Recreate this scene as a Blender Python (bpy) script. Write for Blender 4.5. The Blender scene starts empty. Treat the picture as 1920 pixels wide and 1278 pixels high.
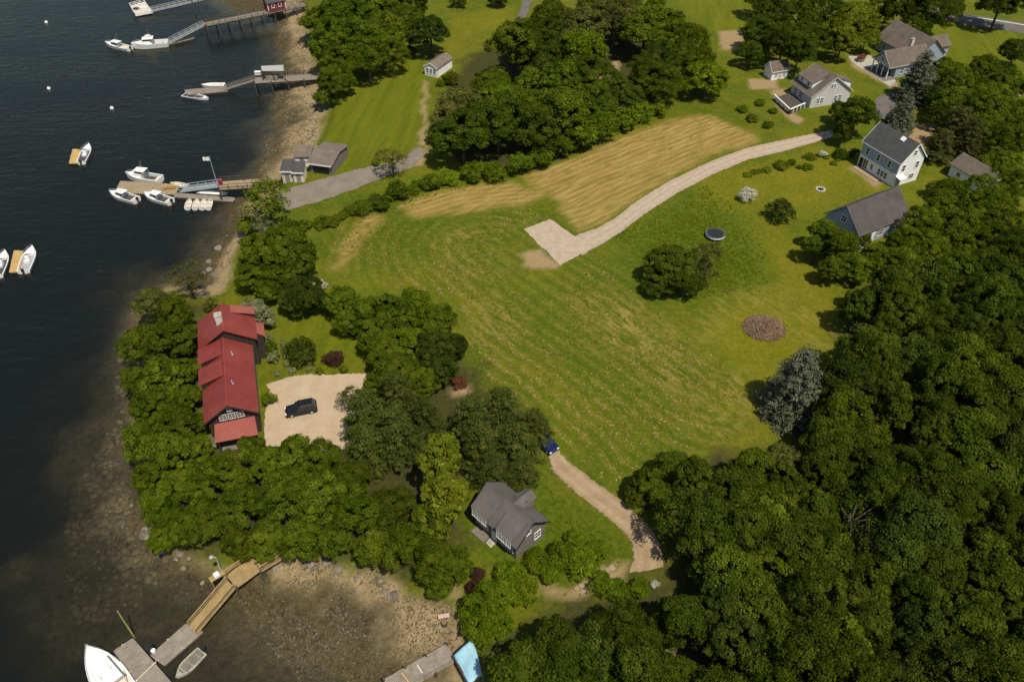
import bpy, math, random
import numpy as np
from mathutils import Vector, Matrix

random.seed(7)
RNG = np.random.default_rng(11)
R = math.radians
SC = bpy.context.scene
COL = SC.collection

# ------------------------------------------------------------------ camera, sky, sun, exposure
CAM_Z = 85.0
PITCH = R(42.5)
FPX = 1920 * 28.0 / 36.0
cam = bpy.data.objects.new('camera', bpy.data.cameras.new('camera'))
COL.objects.link(cam)
cam.location = (0, 0, CAM_Z)
cam.rotation_euler = (R(90) - PITCH, 0, 0)
cam.data.lens = 28.0
cam.data.sensor_width = 36.0
cam.data.clip_start = 1.0
cam.data.clip_end = 12000.0
SC.camera = cam

SUN_AZ, SUN_EL = R(-58), R(62)
SUN_DIR = Vector((math.cos(SUN_EL) * math.cos(SUN_AZ), math.cos(SUN_EL) * math.sin(SUN_AZ), math.sin(SUN_EL)))
world = bpy.data.worlds.new('World')
SC.world = world
world.use_nodes = True
wn = world.node_tree.nodes
wn.clear()
sky = wn.new('ShaderNodeTexSky')
sky.sky_type = 'NISHITA'
sky.sun_disc = False
sky.sun_elevation = SUN_EL
sky.sun_rotation = R(90) - SUN_AZ
sky.altitude = 50
bg = wn.new('ShaderNodeBackground')
bg.inputs['Strength'].default_value = 0.1
wo = wn.new('ShaderNodeOutputWorld')
world.node_tree.links.new(sky.outputs[0], bg.inputs[0])
world.node_tree.links.new(bg.outputs[0], wo.inputs[0])
sun = bpy.data.objects.new('sun', bpy.data.lights.new('sun', 'SUN'))
COL.objects.link(sun)
sun.data.energy = 4.6
sun.data.angle = R(0.5)
sun.data.color = (1.0, 0.93, 0.80)
sun.rotation_euler = SUN_DIR.to_track_quat('Z', 'Y').to_euler()
sun.location = (0, 0, 200)
SC.view_settings.view_transform = 'Standard'
SC.view_settings.look = 'None'
SC.view_settings.exposure = 0.0
SC.view_settings.gamma = 1.0
SC.render.engine = 'CYCLES'
SC.cycles.use_denoising = True
SC.cycles.max_bounces = 6
SC.cycles.diffuse_bounces = 2
SC.cycles.glossy_bounces = 2
SC.cycles.transmission_bounces = 3
SC.cycles.transparent_max_bounces = 8
SC.cycles.caustics_reflective = False
SC.cycles.caustics_refractive = False

# ------------------------------------------------------------------ place finding: a spot seen in the photograph -> a spot on a level of the place
SP, CP = math.sin(PITCH), math.cos(PITCH)
WATER = -2.5


def G(px, py, z=0.0):
    u, v = (px - 960) / FPX, (py - 639) / FPX
    t = (CAM_Z - z) / (SP + v * CP)
    return Vector((u * t, (CP - v * SP) * t, z))


def ppm(px, py, z=0.0):
    v = (py - 639) / FPX
    return FPX * (SP + v * CP) / (CAM_Z - z)


def GL(pts, z=0.0):
    return np.array([[*G(a, b, z)[:2]] for a, b in pts])


# ------------------------------------------------------------------ numpy noise and polygon tools
def vnoise(x, y, seed=0):
    xi = np.floor(x).astype(np.int64)
    yi = np.floor(y).astype(np.int64)
    xf, yf = x - xi, y - yi
    u, w = xf * xf * (3 - 2 * xf), yf * yf * (3 - 2 * yf)

    def h(a, b):
        n = (a * 374761393 + b * 668265263 + seed * 1442695041) & 0xFFFFFFFF
        n = ((n ^ (n >> 13)) * 1274126177) & 0xFFFFFFFF
        return ((n ^ (n >> 16)) & 0xFFFF) / 65535.0
    return (h(xi, yi) * (1 - u) + h(xi + 1, yi) * u) * (1 - w) + (h(xi, yi + 1) * (1 - u) + h(xi + 1, yi + 1) * u) * w


def fbm(x, y, seed=0, o=3):
    a, s, t = 0.0, 0.5, 0.0
    for i in range(o):
        a = a + s * vnoise(x * 2 ** i, y * 2 ** i, seed + i)
        t += s
        s *= 0.5
    return a / t


def seg_dist(x, y, poly, closed=True):
    d = np.full(np.shape(x), 1e9)
    n = len(poly)
    for i in range(n if closed else n - 1):
        ax, ay = poly[i]
        bx, by = poly[(i + 1) % n]
        dx, dy = bx - ax, by - ay
        t = np.clip(((x - ax) * dx + (y - ay) * dy) / (dx * dx + dy * dy + 1e-9), 0, 1)
        d = np.minimum(d, np.hypot(x - ax - t * dx, y - ay - t * dy))
    return d


def inside(x, y, poly):
    r = np.zeros(np.shape(x), bool)
    n = len(poly)
    for i in range(n):
        ax, ay = poly[i]
        bx, by = poly[(i + 1) % n]
        c = ((ay > y) != (by > y)) & (x < (bx - ax) * (y - ay) / (by - ay + 1e-12) + ax)
        r ^= c
    return r


def sdist(x, y, poly):
    d = seg_dist(x, y, poly)
    return np.where(inside(x, y, poly), d, -d)


def sstep(a, b, v):
    t = np.clip((v - a) / (b - a), 0, 1)
    return t * t * (3 - 2 * t)


# ------------------------------------------------------------------ the lie of the land
def shore(pts, z):
    p = GL(pts, z)
    return np.vstack([[[p[0][0] + 60, 3500]], p, [[p[-1][0], -2500]], [[5000, -2500]], [[5000, 3500]]])


BANK = shore([(575, -60), (566, 0), (572, 40), (580, 90), (590, 130), (612, 180), (614, 205), (602, 240), (588, 272),
              (560, 292), (528, 318), (520, 350), (505, 378), (462, 432), (440, 470), (434, 520), (415, 546), (375, 552), (320, 540),
              (285, 570), (262, 625), (256, 700), (254, 790), (268, 860), (280, 930), (290, 1005), (340, 1040),
              (400, 1052), (480, 1046), (540, 1038), (600, 1046), (650, 1058), (700, 1068), (750, 1085), (770, 1115), (830, 1120),
              (856, 1128), (872, 1168), (888, 1196), (872, 1216), (878, 1240), (905, 1280), (930, 1340)], -0.5)
WLINE = shore([(375, -60), (395, -5), (440, 18), (508, 34), (522, 66), (527, 110), (520, 160), (513, 200), (505, 240), (492, 290), (478, 330),
               (462, 362), (436, 402), (418, 440), (398, 470), (380, 510), (362, 535), (312, 530), (262, 556), (240, 622),
               (236, 700), (232, 790), (246, 870), (258, 940), (268, 1012), (325, 1060), (392, 1084), (445, 1125), (476, 1165),
               (530, 1212), (600, 1255), (680, 1310), (760, 1380)], WATER)
SHELF = shore([(330, -60), (360, 0), (395, 34), (452, 72), (478, 120), (480, 180), (470, 240), (450, 290), (425, 335), (385, 395),
               (345, 445), (310, 485), (240, 515), (205, 590), (196, 670), (170, 750), (128, 850), (105, 950), (98, 1060),
               (110, 1160), (190, 1245), (320, 1300), (420, 1400)], -3.2)
BUMP_SEED = 5


def height(x, y):
    x = np.asarray(x, float)
    y = np.asarray(y, float)
    b, w, s = sdist(x, y, BANK), sdist(x, y, WLINE), sdist(x, y, SHELF)
    w = w + (fbm(x / 4.5, y / 4.5, 41, 3) - .5) * 3.0 * sstep(0, -3, b)
    s = s + (fbm(x / 9, y / 9, 43, 3) - .5) * 14.0 * sstep(0, -6, w)
    land = -1.0 + sstep(0, 2.6, b) + 0.28 * (fbm(x / 19, y / 19, 3, 2) - 0.5) * sstep(2, 14, b)
    t1 = np.clip(w / np.maximum(w - b, 1e-3), 0, 1)
    beach = WATER + 1.5 * t1 ** 1.2
    t2 = np.clip(s / np.maximum(s - w, 1e-3), 0, 1)
    flat = -3.35 + 0.85 * t2
    deep = -3.35 - np.minimum(4.5, np.maximum(-s, 0) * 0.22)
    z = np.where(b > 0, land, np.where(w > 0, beach, np.where(s > 0, flat, deep)))
    rough = sstep(1.0, -1.5, b) * sstep(-30, -6, w)
    z = z + rough * (0.42 * (fbm(x / 2.2, y / 2.2, 21, 3) - 0.5) + 0.16 * (vnoise(x / 0.7, y / 0.7, 31) - 0.5))
    return z


def hz(x, y):
    return float(height(np.array([x]), np.array([y]))[0])


# ------------------------------------------------------------------ materials
MATS = {}


def mat(name, col, rough=0.7, var=0.0, scale=4.0, col2=None, bump=0.0, bscale=None, metal=0.0, spec=0.3, objvar=0.0, detail=4.0):
    if name in MATS:
        return MATS[name]
    m = bpy.data.materials.new(name)
    m.use_nodes = True
    N, L = m.node_tree.nodes, m.node_tree.links
    p = N['Principled BSDF']
    p.inputs['Roughness'].default_value = rough
    p.inputs['Metallic'].default_value = metal
    p.inputs['Specular IOR Level'].default_value = spec
    c = (*col, 1)
    p.inputs['Base Color'].default_value = c
    tc = N.new('ShaderNodeTexCoord')
    if var > 0 or col2:
        nz = N.new('ShaderNodeTexNoise')
        nz.inputs['Scale'].default_value = scale
        nz.inputs['Detail'].default_value = detail
        nz.inputs['Roughness'].default_value = 0.65
        L.new(tc.outputs['Object'], nz.inputs['Vector'])
        rp = N.new('ShaderNodeValToRGB')
        rp.color_ramp.elements[0].position = 0.3
        rp.color_ramp.elements[1].position = 0.7
        if col2:
            a, b = col, col2
        else:
            a, b = [k * (1 - var) for k in col], [min(1, k * (1 + var)) for k in col]
        rp.color_ramp.elements[0].color = (*a, 1)
        rp.color_ramp.elements[1].color = (*b, 1)
        L.new(nz.outputs['Fac'], rp.inputs['Fac'])
        out = rp.outputs['Color']
        if objvar:
            oi = N.new('ShaderNodeObjectInfo')
            hs = N.new('ShaderNodeHueSaturation')
            mr = N.new('ShaderNodeMapRange')
            mr.inputs['To Min'].default_value = 1 - objvar
            mr.inputs['To Max'].default_value = 1 + objvar
            L.new(oi.outputs['Random'], mr.inputs['Value'])
            L.new(mr.outputs[0], hs.inputs['Value'])
            L.new(out, hs.inputs['Color'])
            out = hs.outputs['Color']
        L.new(out, p.inputs['Base Color'])
    if bump > 0:
        nb = N.new('ShaderNodeTexNoise')
        nb.inputs['Scale'].default_value = bscale or scale * 3
        nb.inputs['Detail'].default_value = 5
        L.new(tc.outputs['Object'], nb.inputs['Vector'])
        bp = N.new('ShaderNodeBump')
        bp.inputs['Strength'].default_value = 1.0
        bp.inputs['Distance'].default_value = bump
        L.new(nb.outputs['Fac'], bp.inputs['Height'])
        L.new(bp.outputs['Normal'], p.inputs['Normal'])
    MATS[name] = m
    return m


def leaf_mat(name, a, b, c, trans=0.3):
    m = bpy.data.materials.new(name)
    m.use_nodes = True
    N, L = m.node_tree.nodes, m.node_tree.links
    N.clear()
    out = N.new('ShaderNodeOutputMaterial')
    at = N.new('ShaderNodeAttribute')
    at.attribute_name = 'tint'
    rp = N.new('ShaderNodeValToRGB')
    rp.color_ramp.elements[0].position = 0.08
    rp.color_ramp.elements[0].color = (*a, 1)
    rp.color_ramp.elements[1].position = 0.92
    rp.color_ramp.elements[1].color = (*c, 1)
    e = rp.color_ramp.elements.new(0.5)
    e.color = (*b, 1)
    L.new(at.outputs['Fac'], rp.inputs['Fac'])
    oi = N.new('ShaderNodeObjectInfo')
    hs = N.new('ShaderNodeHueSaturation')
    mv = N.new('ShaderNodeMapRange')
    mv.inputs['To Min'].default_value = 0.78
    mv.inputs['To Max'].default_value = 1.2
    L.new(oi.outputs['Random'], mv.inputs['Value'])
    L.new(mv.outputs[0], hs.inputs['Value'])
    w = N.new('ShaderNodeMath')
    w.operation = 'MULTIPLY'
    w.inputs[1].default_value = 7.31
    fr = N.new('ShaderNodeMath')
    fr.operation = 'FRACT'
    mh = N.new('ShaderNodeMapRange')
    mh.inputs['To Min'].default_value = 0.484
    mh.inputs['To Max'].default_value = 0.502
    L.new(oi.outputs['Random'], w.inputs[0])
    L.new(w.outputs[0], fr.inputs[0])
    L.new(fr.outputs[0], mh.inputs['Value'])
    L.new(mh.outputs[0], hs.inputs['Hue'])
    L.new(rp.outputs['Color'], hs.inputs['Color'])
    d = N.new('ShaderNodeBsdfDiffuse')
    t = N.new('ShaderNodeBsdfTranslucent')
    mx = N.new('ShaderNodeMixShader')
    mx.inputs[0].default_value = trans
    L.new(hs.outputs['Color'], d.inputs['Color'])
    L.new(hs.outputs['Color'], t.inputs['Color'])
    L.new(d.outputs[0], mx.inputs[1])
    L.new(t.outputs[0], mx.inputs[2])
    L.new(mx.outputs[0], out.inputs['Surface'])
    MATS[name] = m
    return m


LEAF = {
    'green': leaf_mat('leaf_green', (0.040, 0.066, 0.004), (0.094, 0.138, 0.009), (0.170, 0.212, 0.018), .45),
    'wood': leaf_mat('leaf_woodland', (0.030, 0.052, 0.004), (0.066, 0.098, 0.008), (0.120, 0.154, 0.016), .45),
    'dark': leaf_mat('leaf_dark', (0.022, 0.037, 0.006), (0.046, 0.070, 0.009), (0.085, 0.112, 0.014), 0.36),
    'bright': leaf_mat('leaf_bright', (0.055, 0.100, 0.004), (0.105, 0.160, 0.007), (0.175, 0.225, 0.015), .38),
    'yellow': leaf_mat('leaf_yellow_green', (0.066, 0.092, 0.006), (0.120, 0.155, 0.010), (0.195, 0.225, 0.022), .28),
    'olive': leaf_mat('leaf_olive', (0.045, 0.055, 0.010), (0.085, 0.098, 0.018), (0.145, 0.150, 0.036)),
    'pine': leaf_mat('leaf_pine', (0.030, 0.043, 0.007), (0.070, 0.088, 0.015), (0.130, 0.148, 0.032), 0.2),
    'spruce': leaf_mat('leaf_blue_spruce', (0.045, 0.056, 0.028), (0.120, 0.134, 0.076), (0.240, 0.250, 0.165), 0.1),
    'brown': leaf_mat('leaf_brownish', (0.036, 0.042, 0.010), (0.068, 0.072, 0.018), (0.118, 0.114, 0.034), 0.15),
    'burgundy': leaf_mat('leaf_burgundy', (0.026, 0.012, 0.010), (0.050, 0.022, 0.018), (0.085, 0.038, 0.028), 0.15),
    'blossom': leaf_mat('leaf_blossom', (0.075, 0.100, 0.020), (0.180, 0.195, 0.075), (0.420, 0.420, 0.250)),
    'white': leaf_mat('leaf_white_blossom', (0.260, 0.270, 0.180), (0.500, 0.490, 0.370), (0.700, 0.680, 0.550)),
    'rust': leaf_mat('leaf_rust', (0.110, 0.045, 0.022), (0.200, 0.080, 0.036), (0.300, 0.150, 0.060)),
}
BARK = mat('bark', (0.075, 0.058, 0.042), 0.9, 0.4, 3, bump=0.03)
M_GRAVEL = mat('pale_gravel', (0.355, 0.268, 0.185), 0.95, scale=0.9, col2=(0.450, 0.352, 0.255), bump=0.03, bscale=9)
M_LANE = mat('dirt_lane_gravel', (0.270, 0.185, 0.100), 0.95, scale=0.6, col2=(0.370, 0.265, 0.155), bump=0.04, bscale=7)
M_COURT = mat('court_gravel', (0.385, 0.285, 0.175), 0.95, scale=0.5, col2=(0.465, 0.360, 0.235), bump=0.03, bscale=9)
M_GREYLANE = mat('grey_lane', (0.165, 0.134, 0.100), 0.95, scale=0.35, col2=(0.235, 0.198, 0.152), bump=0.03, bscale=8)
M_ASPHALT = mat('asphalt', (0.100, 0.088, 0.072), 0.9, scale=0.4, col2=(0.150, 0.132, 0.112), bump=0.01, bscale=20)


def feather(m, reach=0.9, ruts=False):
    # gravel thins out into the grass along its rim
    N, L = m.node_tree.nodes, m.node_tree.links
    at = N.new('ShaderNodeAttribute')
    at.attribute_name = 'edge'
    tc = N.new('ShaderNodeTexCoord')
    nz = N.new('ShaderNodeTexNoise')
    nz.inputs['Scale'].default_value = 1.7
    nz.inputs['Detail'].default_value = 5
    nz.inputs['Roughness'].default_value = 0.75
    L.new(tc.outputs['Object'], nz.inputs['Vector'])
    s1 = N.new('ShaderNodeMapRange')
    s1.inputs['From Min'].default_value = 0.0
    s1.inputs['From Max'].default_value = reach
    s1.inputs['To Min'].default_value = -0.25
    s1.inputs['To Max'].default_value = 0.45
    L.new(at.outputs['Fac'], s1.inputs['Value'])
    ad = N.new('ShaderNodeMath')
    ad.operation = 'ADD'
    L.new(s1.outputs[0], ad.inputs[0])
    L.new(nz.outputs['Fac'], ad.inputs[1])
    s2 = N.new('ShaderNodeMapRange')
    s2.inputs['From Min'].default_value = 0.42
    s2.inputs['From Max'].default_value = 0.56
    L.new(ad.outputs[0], s2.inputs['Value'])
    L.new(s2.outputs[0], N['Principled BSDF'].inputs['Alpha'])
    if not ruts:
        return
    # wheels have packed two paler tracks either side of the middle
    ac = N.new('ShaderNodeAttribute')
    ac.attribute_name = 'centre'
    df_ = N.new('ShaderNodeMath')
    df_.operation = 'SUBTRACT'
    df_.inputs[1].default_value = 0.78
    L.new(ac.outputs['Fac'], df_.inputs[0])
    ab = N.new('ShaderNodeMath')
    ab.operation = 'ABSOLUTE'
    L.new(df_.outputs[0], ab.inputs[0])
    rr_ = N.new('ShaderNodeMapRange')
    rr_.inputs['From Min'].default_value = 0.15
    rr_.inputs['From Max'].default_value = 0.5
    rr_.inputs['To Min'].default_value = 1.08
    rr_.inputs['To Max'].default_value = 0.94
    L.new(ab.outputs[0], rr_.inputs['Value'])
    hs = N.new('ShaderNodeHueSaturation')
    L.new(rr_.outputs[0], hs.inputs['Value'])
    p = N['Principled BSDF']
    src = p.inputs['Base Color'].links[0].from_socket
    L.new(src, hs.inputs['Color'])
    L.new(hs.outputs['Color'], p.inputs['Base Color'])


M_DRIVE = mat('drive_gravel', (0.345, 0.262, 0.182), 0.95, scale=0.9, col2=(0.440, 0.345, 0.250), bump=0.03, bscale=9)
for q_ in (M_DRIVE, M_GRAVEL, M_LANE, M_COURT, M_GREYLANE):
    feather(q_, 1.1 if q_ in (M_LANE, M_GREYLANE) else 0.7, q_ in (M_LANE, M_DRIVE))
M_PAINT = mat('road_paint', (0.62, 0.60, 0.55), 0.7, 0.15, 3)
M_WHITE = mat('white_paint', (0.800, 0.785, 0.750), 0.55, 0.06, 1.5)
M_TRIM = mat('white_trim', (0.78, 0.77, 0.73), 0.5, 0.04, 2)
M_SHADEBLUE = mat('shade_blue_siding', (0.30, 0.34, 0.40), 0.6, 0.1, 1.5)  # blue of shaded pale walls put into the base colour
M_GREYWALL = mat('pale_grey_siding', (0.52, 0.49, 0.45), 0.65, 0.08, 1.2)
M_BROWNWALL = mat('dark_brown_shingle', (0.042, 0.032, 0.024), 0.85, 0.35, 3, bump=0.02)
M_GREYSHING = mat('weathered_grey_shingle', (0.170, 0.148, 0.120), 0.85, 0.25, 2, bump=0.02)
M_REDROOF = mat('red_metal_roof', (0.180, 0.030, 0.023), 0.42, scale=0.25, col2=(0.250, 0.050, 0.036), spec=0.4)
M_REDPALE = mat('faded_red_metal_roof', (0.255, 0.068, 0.052), 0.5, scale=0.4, col2=(0.320, 0.094, 0.070), spec=0.3)
M_ROOFDK = mat('charcoal_shingle_roof', (0.054, 0.053, 0.050), 0.9, scale=0.7, col2=(0.082, 0.080, 0.074), bump=0.02, bscale=6)
M_ROOFBR = mat('brown_shingle_roof', (0.105, 0.082, 0.060), 0.9, scale=0.6, col2=(0.155, 0.124, 0.094), bump=0.02, bscale=6)
M_ROOFGB = mat('grey_brown_shingle_roof', (0.062, 0.053, 0.050), 0.9, scale=0.4, col2=(0.092, 0.081, 0.077), bump=0.02, bscale=6)
M_ROOFCOT = mat('slate_shingle_roof', (0.092, 0.080, 0.072), 0.9, scale=0.5, col2=(0.135, 0.118, 0.108), bump=0.02, bscale=6)
M_ROOFTAN = mat('weathered_tan_roof', (0.135, 0.105, 0.078), 0.9, scale=0.6, col2=(0.195, 0.158, 0.120), bump=0.02, bscale=6)
M_GLASS = mat('window_glass', (0.035, 0.042, 0.050), 0.12, spec=0.6)
M_BRICK = mat('chimney_brick', (0.55, 0.50, 0.45), 0.9, 0.15, 6)
M_OLDWOOD = mat('grey_dock_wood', (0.185, 0.152, 0.115), 0.85, scale=1.2, col2=(0.310, 0.265, 0.210), bump=0.01, bscale=10, objvar=0.1)
M_NEWWOOD = mat('yellow_dock_wood', (0.260, 0.175, 0.070), 0.8, scale=1.2, col2=(0.390, 0.275, 0.125), bump=0.01, bscale=10)
M_TANWOOD = mat('tan_float_wood', (0.27, 0.20, 0.115), 0.85, scale=1.0, col2=(0.37, 0.28, 0.17), bump=0.01, bscale=10)
M_ORANGE = mat('orange_float_wood', (0.46, 0.30, 0.10), 0.8, scale=1.0, col2=(0.56, 0.38, 0.14), bump=0.01, bscale=10)
M_PILE = mat('dark_piling_wood', (0.075, 0.062, 0.048), 0.9, 0.35, 3)
M_ALU = mat('aluminium', (0.55, 0.58, 0.58), 0.4, 0.08, 2, metal=0.5)
M_GEL = mat('boat_white_gelcoat', (0.78, 0.76, 0.71), 0.35, 0.05, 0.8, spec=0.5)
M_CREAM = mat('boat_cream_deck', (0.62, 0.56, 0.46), 0.6, 0.1, 2)
M_DARKIN = mat('boat_dark_interior', (0.065, 0.062, 0.065), 0.7, 0.2, 2)
M_GREYSOLE = mat('boat_grey_sole', (0.33, 0.34, 0.36), 0.7, 0.1, 2)
M_BLACKP = mat('black_plastic', (0.02, 0.02, 0.022), 0.45, 0.2, 3)
M_CARBLK = mat('black_car_paint', (0.012, 0.012, 0.015), 0.25, 0.1, 1, spec=0.5)
M_CARBLU = mat('blue_car_paint', (0.005, 0.012, 0.060), 0.3, 0.1, 1, spec=0.5)
M_CARWHT = mat('white_car_paint', (0.75, 0.75, 0.74), 0.3, 0.04, 1, spec=0.5)
M_CARGLASS = mat('car_glass', (0.02, 0.024, 0.03), 0.08, spec=0.6)
M_RUBBER = mat('rubber', (0.022, 0.022, 0.022), 0.85, 0.1, 4)
M_ROCK = mat('shore_rock', (0.130, 0.108, 0.078), 0.9, scale=0.7, col2=(0.240, 0.205, 0.155), bump=0.05, bscale=4, objvar=0.3)
M_DARKROCK = mat('weedy_rock', (0.085, 0.070, 0.045), 0.9, scale=0.9, col2=(0.17, 0.145, 0.105), bump=0.05, bscale=4)
M_WEED = mat('rockweed', (0.072, 0.056, 0.024), 0.8, scale=2, col2=(0.115, 0.090, 0.042), bump=0.05, bscale=6)
M_TARP = mat('pale_blue_tarpaulin', (0.26, 0.47, 0.56), 0.5, scale=0.8, col2=(0.34, 0.56, 0.64), bump=0.05, bscale=1.5)
M_REDSHED = mat('red_shed_paint', (0.22, 0.025, 0.035), 0.7, 0.15, 2)
M_PALEMETAL = mat('pale_metal_roof', (0.360, 0.355, 0.335), 0.5, 0.06, 1.0, metal=0.0)
M_TWIG = mat('dead_twigs', (0.145, 0.088, 0.048), 0.9, scale=1.2, col2=(0.270, 0.185, 0.115))
M_MAT = mat('trampoline_mat', (0.018, 0.022, 0.026), 0.6, 0.2, 4)
M_STONE = mat('garden_stone', (0.38, 0.35, 0.29), 0.9, 0.25, 2, bump=0.03)
M_PINKBOX = mat('faded_pink_board', (0.52, 0.36, 0.30), 0.8, 0.1, 3)


# ------------------------------------------------------------------ mesh building
class MB:
    def __init__(s):
        s.v, s.f = [], []

    def quad(s, *p):
        n = len(s.v)
        s.v += [tuple(q) for q in p]
        s.f.append(tuple(range(n, n + len(p))))
        return s

    def box(s, x0, y0, z0, x1, y1, z1):
        n = len(s.v)
        s.v += [(x0, y0, z0), (x1, y0, z0), (x1, y1, z0), (x0, y1, z0), (x0, y0, z1), (x1, y0, z1), (x1, y1, z1), (x0, y1, z1)]
        s.f += [tuple(n + i for i in q) for q in ((0, 3, 2, 1), (4, 5, 6, 7), (0, 1, 5, 4), (1, 2, 6, 5), (2, 3, 7, 6), (3, 0, 4, 7))]
        return s

    def hexa(s, b, t):
        n = len(s.v)
        s.v += [tuple(q) for q in b] + [tuple(q) for q in t]
        k = len(b)
        s.f.append(tuple(n + i for i in reversed(range(k))))
        s.f.append(tuple(n + k + i for i in range(k)))
        for i in range(k):
            j = (i + 1) % k
            s.f.append((n + i, n + j, n + k + j, n + k + i))
        return s

    def bar(s, a, b, w, h=None):
        a, b = Vector(a), Vector(b)
        h = h or w
        d = (b - a).normalized()
        up = Vector((0, 0, 1)) if abs(d.z) < 0.95 else Vector((1, 0, 0))
        x = d.cross(up).normalized() * (w / 2)
        y = x.cross(d).normalized() * (h / 2)
        return s.hexa([a - x - y, a + x - y, a + x + y, a - x + y], [b - x - y, b + x - y, b + x + y, b - x + y])

    def tube(s, pts, rad, n=6):
        pts = [Vector(p) for p in pts]
        base = len(s.v)
        for i, p in enumerate(pts):
            d = (pts[min(i + 1, len(pts) - 1)] - pts[max(i - 1, 0)]).normalized()
            up = Vector((0, 0, 1)) if abs(d.z) < 0.9 else Vector((1, 0, 0))
            x = d.cross(up).normalized()
            y = x.cross(d)
            r = rad[i] if hasattr(rad, '__len__') else rad
            for k in range(n):
                a = 2 * math.pi * k / n
                s.v.append(tuple(p + x * (r * math.cos(a)) + y * (r * math.sin(a))))
        for i in range(len(pts) - 1):
            for k in range(n):
                a, b = base + i * n + k, base + i * n + (k + 1) % n
                s.f.append((a, b, b + n, a + n))
        s.f.append(tuple(base + k for k in reversed(range(n))))
        s.f.append(tuple(base + (len(pts) - 1) * n + k for k in range(n)))
        return s

    def cyl(s, c, r, z0, z1, n=12):
        return s.tube([(c[0], c[1], z0), (c[0], c[1], z1)], r, n)

    def mesh(s, name, m, smooth=False):
        me = bpy.data.meshes.new(name)
        me.from_pydata(s.v, [], s.f)
        me.materials.append(m)
        if smooth:
            me.shade_smooth()
        return me

    def build(s, name, m, parent=None, loc=None, rz=0.0, smooth=False, kind=None):
        return put(name, s.mesh(name, m, smooth), parent, loc, rz, kind)


def put(name, me, parent=None, loc=None, rz=0.0, kind=None):
    o = bpy.data.objects.new(name, me)
    COL.objects.link(o)
    if parent:
        o.parent = parent
    if loc is not None:
        o.location = loc
    if rz:
        o.rotation_euler = (0, 0, rz)
    if kind:
        o['kind'] = kind
    return o


def tag(o, label, cat, group=None):
    o['label'] = label
    o['category'] = cat
    if group:
        o['group'] = group
    return o


def thing(name, label, cat, loc=(0, 0, 0), rz=0.0, group=None):
    return tag(put(name, None, None, loc, rz), label, cat, group)


# ------------------------------------------------------------------ ground sheet
def spread(a, b, step, far):
    core = np.arange(a, b + step / 2, step)
    out, x, s = [], b, step
    while x < far:
        s *= 1.5
        x += s
        out.append(x)
    lo, x, s = [], a, step
    while x > -far:
        s *= 1.5
        x -= s
        lo.append(x)
    return np.array(lo[::-1] + list(core) + out)


GX, GY = spread(-172, 172, 0.75, 5000), spread(26, 272, 0.75, 5000)
XX, YY = np.meshgrid(GX, GY)
nx, ny = len(GX), len(GY)
fx, fy = XX.ravel(), YY.ravel()
near = (np.abs(fx) < 190) & (fy > 15) & (fy < 300)
fz = height(fx, fy)

# regions of the ground cover, drawn where they lie
HAY = [[(985, 332), (1060, 300), (1150, 265), (1240, 232), (1310, 212), (1350, 222), (1425, 262), (1340, 292), (1250, 336), (1190, 372), (1130, 420), (1085, 436), (1062, 402), (1020, 358)],
       [(738, 388), (790, 364), (860, 350), (960, 344), (1032, 362), (985, 384), (900, 394), (830, 402), (770, 410)],
       [(622, 505), (650, 448), (684, 402), (716, 402), (704, 428), (668, 470), (634, 508)]]
HAYTHIN = [[(828, 452), (850, 424), (920, 416), (990, 420), (960, 428), (880, 436), (862, 462), (884, 500), (960, 505), (930, 525), (870, 520), (836, 490)],
           [(1280, 780), (1340, 740), (1400, 700), (1420, 740), (1370, 800), (1310, 820)],
           [(880, 590), (930, 560), (960, 600), (930, 660), (890, 640)],
           [(1060, 560), (1180, 560), (1300, 660), (1360, 740), (1250, 720), (1120, 640)],
           [(1322, 625), (1335, 588), (1375, 566), (1440, 545), (1475, 540), (1455, 556), (1385, 582), (1350, 604), (1336, 632)], [(1480, 590), (1530, 575), (1560, 610), (1520, 640), (1490, 620)]]
BARE = [[(1120, 150), (1140, 128), (1150, 112), (1162, 112), (1160, 132), (1140, 146)], [(978, 470), (1010, 462), (1055, 500), (1030, 508), (985, 496)], [(1400, 150), (1455, 148), (1460, 165), (1405, 168)],
        [(1350, 60), (1395, 55), (1395, 95), (1350, 95)], [(1690, 235), (1760, 228), (1745, 270), (1720, 285), (1690, 262)],
        [(1592, 320), (1612, 312), (1655, 345), (1640, 352)], [(848, 722), (876, 716), (880, 732), (852, 738)],
        [(1440, 168), (1470, 165), (1490, 215), (1510, 225), (1490, 232), (1458, 205)], [(1012, 1095), (1060, 1100), (1130, 1072), (1160, 1062), (1150, 1050), (1180, 1050), (1170, 1085), (1080, 1115), (1030, 1115)],
        [(1240, 1225), (1265, 1228), (1262, 1260), (1240, 1262)], [(785, 270), (795, 230), (788, 190), (800, 150), (806, 152), (796, 190), (803, 240), (798, 280)],
        [(780, 280), (800, 285), (790, 310), (765, 315)], [(770, 1050), (840, 1118), (855, 1122), (850, 1100), (800, 1075)], [(1590, 100), (1630, 125), (1690, 160), (1670, 165), (1600, 125)]]
YELLOW = [[(1392, 380), (1420, 388), (1450, 420), (1500, 470), (1560, 540), (1575, 600), (1540, 660), (1490, 700), (1450, 735), (1415, 700), (1345, 655), (1328, 610), (1362, 572), (1440, 548), (1470, 520), (1450, 470), (1415, 425)],
          [(1385, 740), (1440, 760), (1425, 800), (1420, 835), (1392, 830), (1400, 790)], [(840, 30), (960, 12), (960, 50), (880, 70), (850, 95)],
          [(1300, 320), (1600, 290), (1600, 330), (1540, 380), (1440, 400), (1400, 380), (1320, 400)]]
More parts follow.
